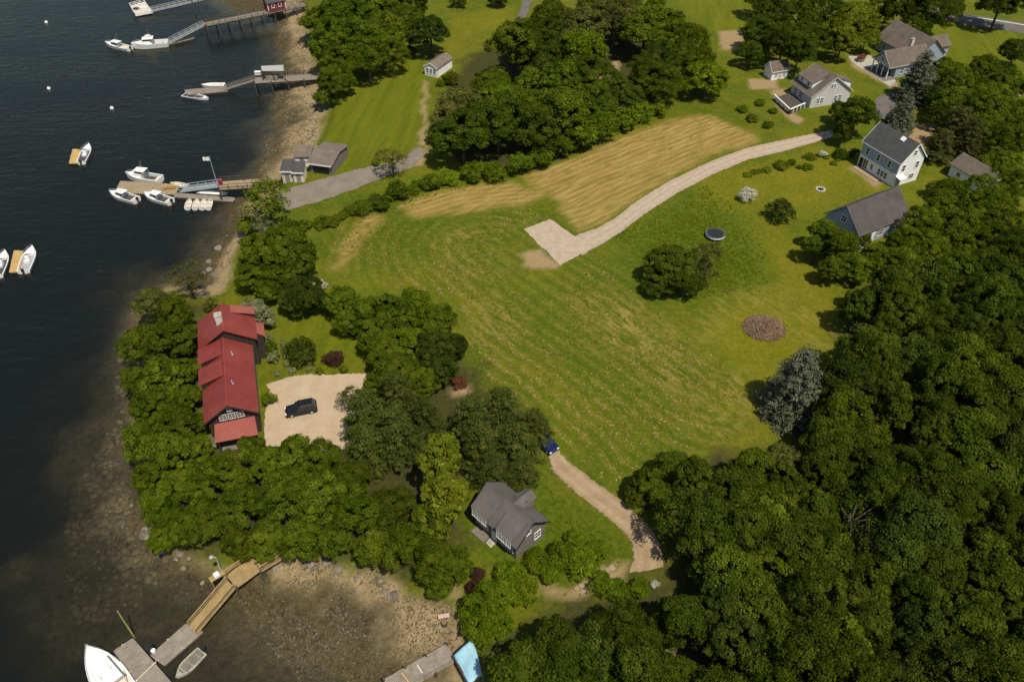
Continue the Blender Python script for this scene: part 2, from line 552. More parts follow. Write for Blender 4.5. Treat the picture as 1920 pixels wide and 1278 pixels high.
LAWN = [[(612, 205), (640, 170), (690, 118), (800, 108), (798, 150), (786, 200), (782, 270), (700, 300), (630, 330), (600, 318), (600, 250)],
        [(500, 620), (560, 580), (620, 590), (700, 640), (700, 695), (500, 700)], [(1260, 0), (1400, 0), (1400, 60), (1330, 60)],
        [(1740, 60), (1920, 50), (1920, 130), (1800, 150)]]
LUSH = [[(740, 410), (860, 402), (1000, 390), (1060, 404), (985, 428), (900, 420), (830, 440), (800, 480), (700, 500), (700, 440)],
        [(900, 500), (1000, 560), (1080, 640), (1180, 740), (1160, 760), (1060, 680), (960, 590), (880, 530)],
        [(1150, 440), (1330, 340), (1390, 400), (1440, 480), (1440, 540), (1300, 560), (1200, 520)],
        [(880, 950), (1000, 890), (1080, 930), (1180, 1010), (1150, 1060), (1060, 1095), (900, 1100)]]
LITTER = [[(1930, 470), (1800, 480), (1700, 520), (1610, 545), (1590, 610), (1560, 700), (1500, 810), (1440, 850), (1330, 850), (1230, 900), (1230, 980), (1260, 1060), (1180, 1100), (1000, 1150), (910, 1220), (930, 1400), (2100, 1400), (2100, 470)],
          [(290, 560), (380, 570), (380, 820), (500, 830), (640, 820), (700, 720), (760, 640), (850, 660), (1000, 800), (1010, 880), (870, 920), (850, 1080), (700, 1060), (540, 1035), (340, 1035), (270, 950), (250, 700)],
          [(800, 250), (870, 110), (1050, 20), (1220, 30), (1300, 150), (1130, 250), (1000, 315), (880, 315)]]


def mask(polys, feather, wob=1.2, seed=1):
    m = np.zeros(fx.shape)
    x, y = fx[near], fy[near]
    dx, dy = (fbm(x / 3.5, y / 3.5, seed, 3) - .5) * 2 * wob, (fbm(x / 3.5, y / 3.5, seed + 50, 3) - .5) * 2 * wob
    a = np.zeros(x.shape)
    for p in polys:
        q = GL(p)
        lo, hi = q.min(0) - 8, q.max(0) + 8
        k = (x > lo[0]) & (x < hi[0]) & (y > lo[1]) & (y < hi[1])
        a[k] = np.maximum(a[k], np.clip(sdist(x[k] + dx[k], y[k] + dy[k], q) / feather + 0.5, 0, 1))
    m[near] = a
    return m


me = bpy.data.meshes.new('ground')
V = np.stack([fx, fy, fz], 1)
idx = np.arange(nx * ny).reshape(ny, nx)
Q = np.stack([idx[:-1, :-1], idx[:-1, 1:], idx[1:, 1:], idx[1:, :-1]], -1).reshape(-1, 4)
me.vertices.add(len(V))
me.vertices.foreach_set('co', V.ravel())
me.loops.add(Q.size)
me.loops.foreach_set('vertex_index', Q.ravel())
me.polygons.add(len(Q))
me.polygons.foreach_set('loop_start', np.arange(0, Q.size, 4))
me.polygons.foreach_set('loop_total', np.full(len(Q), 4))
me.update(calc_edges=True)
me.shade_smooth()
bd, wd = sdist(fx, fy, BANK), sdist(fx, fy, WLINE)
beach = np.clip(0.5 - (bd + (fbm(fx / 4, fy / 4, 77, 3) - .5) * 3) / 1.6, 0, 1)
px_h = np.clip((fz - WATER) / 1.5, 0, 1)
muddy = beach * sstep(0.62, 0.18, px_h + (fbm(fx / 5, fy / 5, 91, 3) - .5) * 0.7)
muddy = np.where((fx < -38) & (fy < 104), np.maximum(muddy, beach * .9), muddy)
muddy = np.where(fy < 80, np.maximum(muddy, beach * sstep(0.8, 0.38, px_h + (fbm(fx / 5, fy / 5, 92, 3) - .5) * 1.0)), muddy)
SPINE = GL([(915, 462), (985, 512), (1120, 600), (1260, 700), (1330, 760)])
HAYLINE = GL([(700, 372), (860, 330), (985, 322), (1150, 258), (1310, 205)])
rowd = seg_dist(fx, fy, SPINE, False) + (fbm(fx / 9, fy / 9, 61, 2) - .5) * 1.6
hrow = seg_dist(fx, fy, HAYLINE, False) + (fbm(fx / 7, fy / 7, 63, 2) - .5) * 1.2
FIELDP = [[(600, 500), (640, 420), (740, 410), (860, 402), (1000, 388), (1040, 404), (1115, 470), (1200, 560), (1330, 660), (1430, 740), (1420, 830), (1330, 850), (1240, 860), (1180, 930), (1060, 850), (1000, 790), (890, 690), (870, 640), (850, 560), (720, 530)]]
ATTR = dict(rowd=rowd, hrow=hrow, field=mask(FIELDP, 5.0, 2.0, 9),
            hay=mask(HAY, 2.0, 1.5, 2), haythin=mask(HAYTHIN, 7.0, 4.0, 3), bare=mask(BARE, 1.0, 1.2, 4), dry=mask(YELLOW, 5.0, 2.5, 5),
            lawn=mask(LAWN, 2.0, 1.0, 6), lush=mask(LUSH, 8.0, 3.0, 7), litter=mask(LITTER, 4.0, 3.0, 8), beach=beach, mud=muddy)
for k, a in ATTR.items():
    at = me.attributes.new('a_' + k, 'FLOAT', 'POINT')
    at.data.foreach_set('value', a.astype(np.float32))


def ground_material():
    m = bpy.data.materials.new('ground_cover')
    m.use_nodes = True
    N, L = m.node_tree.nodes, m.node_tree.links
    p = N['Principled BSDF']
    p.inputs['Roughness'].default_value = 0.95
    p.inputs['Specular IOR Level'].default_value = 0.1
    tc = N.new('ShaderNodeTexCoord')

    def noise(scale, detail=5, rough=0.6, rot=None, dist=0.0):
        n = N.new('ShaderNodeTexNoise')
        n.inputs['Detail'].default_value = detail
        n.inputs['Roughness'].default_value = rough
        n.inputs['Distortion'].default_value = dist
        mp = N.new('ShaderNodeMapping')
        L.new(tc.outputs['Object'], mp.inputs['Vector'])
        if rot is not None:
            mp.vector_type = 'TEXTURE'
            mp.inputs['Rotation'].default_value = (0, 0, rot[0])
            mp.inputs['Scale'].default_value = (1 / (scale * rot[1]), 1 / scale, 1 / scale)
            n.inputs['Scale'].default_value = 1.0
        else:
            n.inputs['Scale'].default_value = scale
        L.new(mp.outputs[0], n.inputs['Vector'])
        return n.outputs['Fac']

    def remap(v, a, b, c=0.0, d=1.0):
        r = N.new('ShaderNodeMapRange')
        r.inputs['From Min'].default_value = a
        r.inputs['From Max'].default_value = b
        r.inputs['To Min'].default_value = c
        r.inputs['To Max'].default_value = d
        L.new(v, r.inputs['Value'])
        return r.outputs[0]

    def mul(a, b):
        r = N.new('ShaderNodeMath')
        r.operation = 'MULTIPLY'
        r.use_clamp = True
        for i, q in enumerate((a, b)):
            if isinstance(q, float):
                r.inputs[i].default_value = q
            else:
                L.new(q, r.inputs[i])
        return r.outputs[0]

    def mix(f, a, b):
        r = N.new('ShaderNodeMix')
        r.data_type = 'RGBA'
        if isinstance(f, float):
            r.inputs[0].default_value = f
        else:
            L.new(f, r.inputs[0])
        for i, q in ((6, a), (7, b)):
            if isinstance(q, tuple):
                r.inputs[i].default_value = (*q, 1)
            else:
                L.new(q, r.inputs[i])
        return r.outputs[2]

    def att(k):
        a = N.new('ShaderNodeAttribute')
        a.attribute_name = 'a_' + k
        return a.outputs['Fac']
    big, mid, fine, grit = noise(0.035, 4), noise(0.22, 5), noise(1.3, 4, 0.7), noise(5.0, 3, 0.7)
    flow = noise(0.5, 4, 0.6, (R(-51), 0.16))
    g = mix(remap(big, 0.38, 0.62), (0.064, 0.098, 0.004), (0.124, 0.138, 0.006))
    g = mix(mul(remap(mid, 0.45, 0.65), 0.65), g, (0.055, 0.084, 0.004))
    g = mix(mul(remap(noise(0.09, 5, 0.7), 0.52, 0.66), 0.6), g, (0.160, 0.142, 0.010))
    g = mix(mul(remap(flow, 0.45, 0.68), 0.5), g, (0.145, 0.135, 0.010))
    g = mix(mul(remap(fine, 0.54, 0.68), 0.75), g, (0.185, 0.160, 0.022))
    g = mix(mul(remap(fine, 0.46, 0.32), 0.6), g, (0.040, 0.062, 0.003))
    g = mix(mul(remap(grit, 0.55, 0.72), 0.4), g, (0.165, 0.150, 0.02))
    lush = mix(remap(fine, 0.36, 0.64), (0.045, 0.076, 0.004), (0.100, 0.128, 0.007))
    g = mix(mul(att('lush'), 0.9), g, lush)
    lawn = mix(remap(noise(0.45, 4, 0.6, (R(82), 0.12)), 0.35, 0.65), (0.080, 0.106, 0.004), (0.136, 0.144, 0.007))
    lawn = mix(mul(remap(fine, 0.48, 0.7), 0.5), lawn, (0.175, 0.158, 0.014))
    lawn = mix(mul(remap(fine, 0.46, 0.32), 0.4), lawn, (0.062, 0.080, 0.003))
    g = mix(mul(att('lawn'), 0.9), g, lawn)
    dry = mix(remap(mid, 0.35, 0.65), (0.112, 0.126, 0.005), (0.170, 0.150, 0.008))
    dry = mix(mul(remap(fine, 0.5, 0.68), 0.6), dry, (0.24, 0.175, 0.024))
    dry = mix(mul(remap(fine, 0.46, 0.32), 0.5), dry, (0.085, 0.095, 0.004))
    g = mix(mul(att('dry'), 0.85), g, dry)
    def rows(k, period):
        w = N.new('ShaderNodeMath')
        w.operation = 'MULTIPLY'
        w.inputs[1].default_value = 6.2832 / period
        L.new(att(k), w.inputs[0])
        c = N.new('ShaderNodeMath')
        c.operation = 'SINE'
        L.new(w.outputs[0], c.inputs[0])
        return remap(c.outputs[0], -1, 1)

    def add(a, b):
        r = N.new('ShaderNodeMath')
        r.operation = 'ADD'
        L.new(a, r.inputs[0])
        L.new(b, r.inputs[1])
        return r.outputs[0]
    brk = noise(0.33, 4, 0.7)
    rw = mul(remap(add(rows('rowd', 2.3), mul(fine, 1.0)), 0.95, 1.45), remap(brk, 0.42, 0.6))
    g = mix(mul(mul(att('field'), rw), 0.42), g, (0.215, 0.185, 0.030))
    rg = mul(remap(rows('rowd', 2.3), 0.45, 0.1), remap(brk, 0.6, 0.42))
    g = mix(mul(mul(att('field'), rg), 0.4), g, (0.050, 0.085, 0.004))
    row = mul(add(mul(rows('hrow', 1.5), 0.13), mul(noise(1.0, 5, 0.75, (R(40), 0.14), 0.8), 1.18)), 0.8)
    hay = mix(remap(row, 0.38, 0.64), (0.165, 0.112, 0.020), (0.37, 0.258, 0.085))
    hay = mix(mul(remap(grit, 0.5, 0.7), 0.5), hay, (0.45, 0.32, 0.12))
    hay = mix(mul(remap(noise(0.12, 4), 0.45, 0.62), 0.45), hay, (0.25, 0.165, 0.035))
    hay = mix(mul(remap(mid, 0.56, 0.7), 0.45), hay, (0.13, 0.12, 0.008))
    g = mix(mul(att('hay'), 0.92), g, hay)
    thin = noise(0.9, 4, 0.7, (R(-51), 0.3), 0.8)
    g = mix(mul(mul(att('haythin'), remap(thin, 0.45, 0.62)), 0.8), g, (0.29, 0.215, 0.055))
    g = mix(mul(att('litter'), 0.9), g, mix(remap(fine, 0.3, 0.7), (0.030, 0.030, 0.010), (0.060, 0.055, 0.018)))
    soil = mix(remap(grit, 0.3, 0.7), (0.25, 0.168, 0.075), (0.37, 0.265, 0.138))
    g = mix(att('bare'), g, soil)
    sand = mix(remap(fine, 0.3, 0.7), (0.225, 0.160, 0.075), (0.36, 0.268, 0.145))
    sand = mix(mul(remap(grit, 0.55, 0.75), 0.6), sand, (0.40, 0.34, 0.25))
    sand = mix(mul(remap(mid, 0.52, 0.68), 0.55), sand, (0.12, 0.095, 0.042))
    mud = mix(remap(fine, 0.32, 0.68), (0.036, 0.028, 0.011), (0.105, 0.080, 0.038))
    mud = mix(mul(remap(grit, 0.52, 0.7), 0.5), mud, (0.185, 0.15, 0.09))
    mud = mix(mul(remap(mid, 0.5, 0.66), 0.5), mud, (0.042, 0.046, 0.010))
    b = mix(att('mud'), sand, mud)
    g = mix(att('beach'), g, b)
    L.new(g, p.inputs['Base Color'])
    bp = N.new('ShaderNodeBump')
    bp.inputs['Distance'].default_value = 0.25
    bp.inputs['Strength'].default_value = 0.8
    hsum = N.new('ShaderNodeMath')
    hsum.operation = 'ADD'
    L.new(noise(2.2, 6, 0.75), hsum.inputs[0])
    L.new(mul(fine, 0.6), hsum.inputs[1])
    L.new(hsum.outputs[0], bp.inputs['Height'])
    L.new(bp.outputs['Normal'], p.inputs['Normal'])
    return m


me.materials.append(ground_material())
put('ground', me, kind='structure')

# ------------------------------------------------------------------ water: a closed body with a rippled skin
wm = bpy.data.materials.new('bay_water')
wm.use_nodes = True
N, L = wm.node_tree.nodes, wm.node_tree.links
N.clear()
wout = N.new('ShaderNodeOutputMaterial')
tr = N.new('ShaderNodeBsdfTransparent')
gl = N.new('ShaderNodeBsdfGlossy')
gl.inputs['Roughness'].default_value = 0.16
gl.inputs['Color'].default_value = (1.0, 0.95, 0.72, 1)
fr = N.new('ShaderNodeFresnel')
fr.inputs['IOR'].default_value = 1.34
tc = N.new('ShaderNodeTexCoord')
mp = N.new('ShaderNodeMapping')
mp.inputs['Rotation'].default_value = (0, 0, R(12))
mp.inputs['Scale'].default_value = (0.45, 1.3, 1.0)
n1 = N.new('ShaderNodeTexNoise')
n1.inputs['Scale'].default_value = 0.55
n1.inputs['Detail'].default_value = 6
n1.inputs['Roughness'].default_value = 0.62
n1.inputs['Distortion'].default_value = 0.4
bp = N.new('ShaderNodeBump')
bp.inputs['Distance'].default_value = 0.2
bp.inputs['Strength'].default_value = 0.9
mxs = N.new('ShaderNodeMixShader')
L.new(tc.outputs['Object'], mp.inputs['Vector'])
L.new(mp.outputs[0], n1.inputs['Vector'])
L.new(n1.outputs['Fac'], bp.inputs['Height'])
n2 = N.new('ShaderNodeTexNoise')
n2.inputs['Scale'].default_value = 0.03
n2.inputs['Detail'].default_value = 4
mr2 = N.new('ShaderNodeMapRange')
mr2.inputs['From Min'].default_value = 0.35
mr2.inputs['From Max'].default_value = 0.65
mr2.inputs['To Min'].default_value = 0.35
mr2.inputs['To Max'].default_value = 1.0
L.new(mp.outputs[0], n2.inputs['Vector'])
L.new(n2.outputs['Fac'], mr2.inputs['Value'])
L.new(mr2.outputs[0], bp.inputs['Strength'])
L.new(bp.outputs['Normal'], gl.inputs['Normal'])
L.new(bp.outputs['Normal'], fr.inputs['Normal'])
L.new(fr.outputs[0], mxs.inputs[0])
df = N.new('ShaderNodeBsdfDiffuse')
df.inputs['Color'].default_value = (0.085, 0.106, 0.094, 1)
mxt = N.new('ShaderNodeMixShader')
mxt.inputs[0].default_value = 0.075
L.new(tr.outputs[0], mxt.inputs[1])
L.new(df.outputs[0], mxt.inputs[2])
L.new(mxt.outputs[0], mxs.inputs[1])
L.new(gl.outputs[0], mxs.inputs[2])
L.new(mxs.outputs[0], wout.inputs['Surface'])
va = N.new('ShaderNodeVolumeAbsorption')
va.inputs['Color'].default_value = (0.32, 0.30, 0.20, 1)
va.inputs['Density'].default_value = 1.0
L.new(va.outputs[0], wout.inputs['Volume'])
wb = MB().box(-4800, -2400, -9.5, 60, 4800, WATER)
wb.build('water', wm, kind='structure')


# ------------------------------------------------------------------ drives, lanes, road: sheets draped on the ground
def resample(p, n):
    p = np.asarray(p, float)
    d = np.r_[0, np.cumsum(np.hypot(*np.diff(p, axis=0).T))]
    t = np.linspace(0, d[-1], n)
    return np.stack([np.interp(t, d, p[:, 0]), np.interp(t, d, p[:, 1])], 1)


def sheet(name, left, right, m, n=40, k=8, dz=0.035, jit=0.35, z=0.0, seed=0):
    a, b = resample(GL(left, z), n), resample(GL(right, z), n)
    t = np.linspace(0, 1, k)[None, :, None]
    g = a[:, None] * (1 - t) + b[:, None] * t
    if jit:
        for e in (0, k - 1):
            q = g[:, e]
            q += ((fbm(q[:, :1] / 1.6, q[:, 1:] / 1.6, seed + e, 3) - .5) * 2 * jit) * (1 if e == 0 else -1) * (b - a) / (np.linalg.norm(b - a, axis=1, keepdims=True) + 1e-6)
        for e in (0, n - 1):
            q = g[e]
            q += (fbm(q[:, :1] / 1.6, q[:, 1:] / 1.6, seed + 9 + e, 3) - .5) * 2 * jit
    f = g.reshape(-1, 2)
    zz = height(f[:, 0], f[:, 1]) + dz
    mb = MB()
    mb.v = [(x, y, q) for (x, y), q in zip(f.tolist(), zz.tolist())]
    for i in range(n - 1):
        for j in range(k - 1):
            c = i * k + j
            mb.f.append((c, c + 1, c + k + 1, c + k))
    o = mb.build(name, m, kind='structure', smooth=True)
    w = np.linalg.norm(b - a, axis=1)[:, None]
    jj = np.arange(k)[None, :]
    e = np.minimum(jj, k - 1 - jj) / (k - 1) * w
    at = o.data.attributes.new('edge', 'FLOAT', 'POINT')
    at.data.foreach_set('value', e.ravel().astype(np.float32))
    at = o.data.attributes.new('centre', 'FLOAT', 'POINT')
    at.data.foreach_set('value', (np.abs(jj - (k - 1) / 2) / (k - 1) * w).ravel().astype(np.float32))
    return o


sheet('driveway', [(1560, 243), (1545, 246), (1480, 260), (1400, 277), (1330, 302), (1250, 341), (1190, 379), (1150, 410), (1115, 428), (1085, 438), (1066, 446)],
      [(1562, 258), (1550, 262), (1480, 283), (1400, 302), (1340, 327), (1270, 364), (1210, 402), (1165, 437), (1130, 458), (1108, 471), (1092, 480)], M_DRIVE, 120, 10, 0.05, 0.25, seed=3)
sheet('gravel_pad', [(981, 427), (1030, 410)], [(1052, 499), (1112, 466)], M_GRAVEL, 20, 20, 0.065, 0.25, seed=4)
sheet('dirt_lane', [(1005, 812), (1022, 850), (1032, 884), (1080, 930), (1140, 976), (1178, 1012), (1184, 1048), (1172, 1078)],
      [(1025, 806), (1050, 842), (1066, 860), (1120, 900), (1180, 945), (1225, 986), (1244, 1020), (1250, 1060)], M_LANE, 70, 10, 0.05, 0.5, seed=5)
sheet('gravel_court', [(503, 716), (560, 702), (620, 700), (692, 698)], [(496, 840), (560, 848), (620, 850), (680, 838)], M_COURT, 40, 30, 0.05, 0.5, seed=6)
sheet('grey_lane', [(516, 358), (532, 352), (575, 342), (640, 324), (700, 309), (750, 298), (782, 276)], [(535, 398), (556, 392), (604, 377), (655, 360), (722, 334), (772, 318), (802, 288)], M_GREYLANE, 60, 10, 0.05, 0.6, seed=7)
sheet('road', [(1740, 10), (1790, 24), (1860, 34), (1960, 50)], [(1735, 26), (1785, 42), (1860, 54), (1960, 70)], M_ASPHALT, 50, 8, 0.05, 0.15, seed=9)
sheet('road_edge_line', [(1780, 26), (1860, 37), (1960, 53)], [(1780, 27.2), (1860, 38.2), (1960, 54.2)], M_PAINT, 40, 3, 0.07, 0.0)
sheet('asphalt_track', [(985, -12), (972, 30), (962, 54)], [(1003, -12), (990, 25), (974, 54)], M_ASPHALT, 24, 8, 0.05, 0.3, seed=10)
sheet('asphalt_drive', [(1640, 186), (1668, 172), (1690, 170)], [(1640, 215), (1662, 225), (1690, 222)], M_ASPHALT, 16, 10, 0.05, 0.5, seed=11)
sheet('dirt_drive', [(1880, 180), (1960, 150)], [(1885, 192), (1960, 165)], M_LANE, 16, 8, 0.05, 0.4, seed=12)


# ------------------------------------------------------------------ houses
def gable_walls(mb, x0, x1, y0, y1, he, hr, z0=-0.6):
    ym = (y0 + y1) / 2
    for x, flip in ((x0, 1), (x1, 0)):
        p = [(x, y0, z0), (x, y1, z0), (x, y1, he), (x, ym, hr), (x, y0, he)]
        mb.quad(*(p[::-1] if flip else p))
    mb.quad((x0, y0, z0), (x1, y0, z0), (x1, y0, he), (x0, y0, he))
    mb.quad((x1, y1, z0), (x0, y1, z0), (x0, y1, he), (x1, y1, he))
    return mb


def slab(mb, p, th):
    """a sheet of roofing: four corner points on top and the same lowered by its thickness"""
    mb.hexa([(a, b, c - th) for a, b, c in p], p)
    return mb


def gable_roof(mb, x0, x1, y0, y1, he, hr, th=0.16, seams=0.0):
    ym = (y0 + y1) / 2
    slab(mb, [(x0, y0, he), (x1, y0, he), (x1, ym, hr), (x0, ym, hr)], th)
    slab(mb, [(x0, ym, hr), (x1, ym, hr), (x1, y1, he), (x0, y1, he)], th)
    if seams:
        n = max(2, int((x1 - x0) / seams))
        for i in range(n + 1):
            x = x0 + 0.03 + (x1 - x0 - 0.06) * i / n
            mb.bar((x, y0, he + 0.02), (x, ym, hr + 0.02), 0.05, 0.06)
            mb.bar((x, y1, he + 0.02), (x, ym, hr + 0.02), 0.05, 0.06)
    return mb


def window(parent, face, u, z, w, h, wall, mull=(1, 1), name='window', glass=None, trim=None):
    """a framed window on a wall; face is the outward side, wall the wall's plane"""
    sx = {'x+': (0, 1, 1), 'x-': (0, -1, 1), 'y+': (1, 0, 1), 'y-': (-1, 0, 1)}[face]

    def T(a, d, c):
        if face[0] == 'x':
            s = 1 if face[1] == '+' else -1
            return (wall + s * d, u + a, z + c)
        s = 1 if face[1] == '+' else -1
        return (u + a, wall + s * d, z + c)

    def bx(mb, a0, c0, a1, c1, d0, d1):
        p = [T(a, d, c) for a in (a0, a1) for d in (d0, d1) for c in (c0, c1)]
        lo = [min(q[i] for q in p) for i in range(3)]
        hi = [max(q[i] for q in p) for i in range(3)]
        mb.box(*lo, *hi)
    f = MB()
    t = 0.11
    bx(f, -w / 2 - t, -t, w / 2 + t, 0, -0.02, 0.09)
    bx(f, -w / 2 - t, h, w / 2 + t, h + t, -0.02, 0.07)
    bx(f, -w / 2 - t, 0, -w / 2, h, -0.02, 0.065)
    bx(f, w / 2, 0, w / 2 + t, h, -0.02, 0.065)
    for i in range(1, mull[0] + 1):
        a = -w / 2 + w * i / (mull[0] + 1)
        bx(f, a - 0.035, 0, a + 0.035, h, 0.0, 0.055)
    for i in range(1, mull[1] + 1):
        c = h * i / (mull[1] + 1)
        bx(f, -w / 2, c - 0.03, w / 2, c + 0.03, 0.0, 0.05)
    o = f.build(name, trim or M_TRIM, parent)
    g = MB()
    bx(g, -w / 2, 0, w / 2, h, -0.02, 0.025)
    g.build('pane', glass or M_GLASS, o)
    return o


def door(parent, face, u, w, h, wall, m):
    s = 1 if face[1] == '+' else -1
    lo, hi = (wall - 0.02, wall + 0.05) if s > 0 else (wall - 0.05, wall + 0.02)
    mb = MB()
    if face[0] == 'x':
        mb.box(lo, u - w / 2, 0.05, hi, u + w / 2, h)
    else:
        mb.box(u - w / 2, lo, 0.05, u + w / 2, hi, h)
    o = mb.build('door', m, parent)
    k = MB()
    e = hi + 0.03 if s > 0 else lo - 0.03
    c = (e, u + w * 0.38, h * 0.48) if face[0] == 'x' else (u + w * 0.38, e, h * 0.48)
    k.box(c[0] - 0.05, c[1] - 0.05, c[2] - 0.05, c[0] + 0.05, c[1] + 0.05, c[2] + 0.05)
    k.build('door_handle', M_BLACKP, o)
    return o


def base_z(q):
    e = (math.cos(R(q[2])), math.sin(R(q[2])))
    cx, cy = q[0] + e[0] * q[3] / 2 - e[1] * q[4] / 2, q[1] + e[1] * q[3] / 2 + e[0] * q[4] / 2
    return hz(cx, cy)


def start_house(name, label, q, cat='house'):
    return thing(name, label, cat, (q[0], q[1], base_z(q)), R(q[2]))


def chimney(parent, x, y, z0, z1, w, m, cap=True):
    c = MB().box(x - w / 2, y - w / 2, z0, x + w / 2, y + w / 2, z1).build('chimney', m, parent)
    if cap:
        MB().box(x - w / 2 - 0.06, y - w / 2 - 0.06, z1, x + w / 2 + 0.06, y + w / 2 + 0.06, z1 + 0.1).box(x - w / 4, y - w / 4, z1 + 0.1, x + w / 4, y + w / 4, z1 + 0.35).build('chimney_cap', M_STONE, c)
    return c


def fascia(parent, x0, x1, y0, y1, he, hr, m, th=0.16):
    ym = (y0 + y1) / 2
    mb = MB()
    for x in (x0 - 0.03, x1 + 0.03):
        mb.bar((x, y0, he - th * 0.6), (x, ym, hr - th * 0.6), 0.05, 0.2)
        mb.bar((x, y1, he - th * 0.6), (x, ym, hr - th * 0.6), 0.05, 0.2)
    for y in (y0 - 0.03, y1 + 0.03):
        mb.bar((x0, y, he - th * 0.7), (x1, y, he - th * 0.7), 0.05, 0.16)
    return mb.build('fascia', m, parent)


# --- the long house with the red metal roof
Qr = (-45.64, 84.94, -72.9, 14.1, 7.25, 4.3, 6.8)
H = start_house('red_roofed_house', 'long dark-shingled house with a red metal roof above the shore', Qr)
o = 0.4
gable_walls(MB(), o, 14.1 - 0.55, o, 7.25 - o, 4.2, 6.68).build('wall', M_BROWNWALL, H)
rf = gable_roof(MB(), 0.0, 14.1, 0, 7.25, 4.3, 6.8, 0.14, 0.62).build('roof', M_REDROOF, H)
MB().bar((0, 3.625, 6.86), (14.12, 3.625, 6.86), 0.28, 0.07).build('ridge_cap', M_REDROOF, rf)
rear = gable_walls(MB(), -6.0, -0.35, 0.25, 7.75, 5.35, 8.0).build('rear_wall', M_BROWNWALL, H)
rr = gable_roof(MB(), -6.4, 0.05, -0.25, 8.2, 5.35, 8.15, 0.14, 0.62).build('rear_roof', M_REDROOF, H)
MB().bar((-6.4, 3.975, 8.21), (0.07, 3.975, 8.21), 0.28, 0.07).build('ridge_cap', M_REDROOF, rr)
chimney(rr, -2.5, 3.5, 7.2, 9.2, 0.95, M_BRICK)
for vx, vy in ((3.2, 4.6), (9.4, 4.4)):
    vz = 6.8 - (vy - 3.625) / 3.625 * 2.5
    vp = MB().cyl((vx, vy), .09, vz - .1, vz + .55, 8).build('vent_pipe', M_ALU, rf)
    MB().cyl((vx, vy), .2, vz - .06, vz + .02, 8).build('flashing', M_ALU, vp)
MB().bar((0, 7.33, 4.2), (14.1, 7.33, 4.2), .14, .12).build('gutter', M_BROWNWALL, H)
# two shed dormers on the water side
for (a, b, nm) in ((4.7, 7.6, 0), (0.3, 3.2, 1)):
    d = MB()
    d.hexa([(a, 0.1, 4.2), (b, 0.1, 4.2), (b, 2.9, 6.1), (a, 2.9, 6.1)], [(a, 0.1, 5.55), (b, 0.1, 5.55), (b, 2.9, 6.45), (a, 2.9, 6.45)])
    dm = d.build('dormer', M_BROWNWALL, H)
    s = MB()
    slab(s, [(a - 0.25, -0.25, 5.56), (b + 0.25, -0.25, 5.56), (b + 0.25, 3.3, 6.72), (a - 0.25, 3.3, 6.72)], 0.12)
    for i in range(5):
        x = a - 0.2 + (b - a + 0.4) * i / 4
        s.bar((x, -0.25, 5.58), (x, 3.3, 6.74), 0.05, 0.05)
    s.build('dormer_roof', M_REDROOF, dm)
    window(H, 'y-', (a + b) / 2, 4.65, 1.6, 0.7, 0.1, (1, 0))
# porch roof under the front gable
s = MB()
slab(s, [(13.4, 1.15, 3.35), (16.3, 1.0, 2.65), (16.5, 6.6, 2.65), (13.4, 6.5, 3.35)], 0.12)
for i in range(10):
    y = 1.2 + 5.2 * i / 9
    s.bar((13.5, y, 3.36), (16.35, y, 2.68), 0.05, 0.05)
pr = s.build('porch_roof', M_REDPALE, H)
MB().box(14.0, 1.4, -0.4, 16.0, 6.2, 0.25).build('porch_floor', M_GREYSHING, H)
for y in (1.35, 3.8, 6.25):
    MB().box(15.85, y - 0.08, 0.2, 16.01, y + 0.08, 2.66).build('porch_post', M_BROWNWALL, H)
for y in (2.5, 3.65, 4.8):
    window(H, 'x+', y, 3.8, 0.8, 0.9, 13.55, (1, 2), trim=M_GREYWALL)
window(H, 'x+', 3.625, 5.3, 0.5, 0.6, 13.55, (1, 1), trim=M_GREYWALL)
# side entry with a pale red roof, and a little roof behind it
s = MB().hexa([(-4.0, 7.7, -0.4), (-1.5, 7.7, -0.4), (-1.5, 8.9, -0.4), (-4.0, 8.9, -0.4)], [(-4.0, 7.7, 4.9), (-1.5, 7.7, 4.9), (-1.5, 8.9, 4.4), (-4.0, 8.9, 4.4)])
en = s.build('side_entry', M_BROWNWALL, H)
s = MB()
slab(s, [(-4.4, 9.25, 4.55), (-4.2, 6.7, 5.95), (-2.2, 6.7, 5.95), (-1.2, 9.25, 4.55)], 0.12)
for i in range(5):
    t = i / 4
    s.bar((-4.3 + 3.0 * t, 9.2, 4.6), (-4.1 + 1.8 * t, 6.75, 5.97), 0.05, 0.05)
s.build('side_entry_roof', M_REDPALE, en)
door(H, 'y+', -2.8, 1.0, 2.1, 8.9, M_GREYSHING)
s = MB().hexa([(-6.2, 6.0, 4.5), (-5.0, 6.0, 4.5), (-5.0, 8.0, 4.5), (-6.2, 8.0, 4.5)], [(-6.2, 6.0, 6.7), (-5.0, 6.0, 6.7), (-5.0, 8.0, 6.2), (-6.2, 8.0, 6.2)])
bd_ = s.build('rear_dormer', M_BROWNWALL, H)
s = MB()
slab(s, [(-6.5, 5.0, 7.5), (-4.8, 5.0, 7.5), (-4.8, 8.3, 6.3), (-6.5, 8.3, 6.3)], 0.1)
s.build('rear_dormer_roof', M_REDPALE, bd_)
for x in (2.0, 5.0, 8.0, 11.0):
    window(H, 'y+', x, 1.0, 1.2, 1.4, 6.85, (1, 1), trim=M_GREYSHING)
    window(H, 'y-', x, 1.0, 1.2, 1.4, 0.4, (1, 1), trim=M_GREYSHING)
fascia(H, 0, 14.1, 0, 7.25, 4.3, 6.8, M_BROWNWALL)

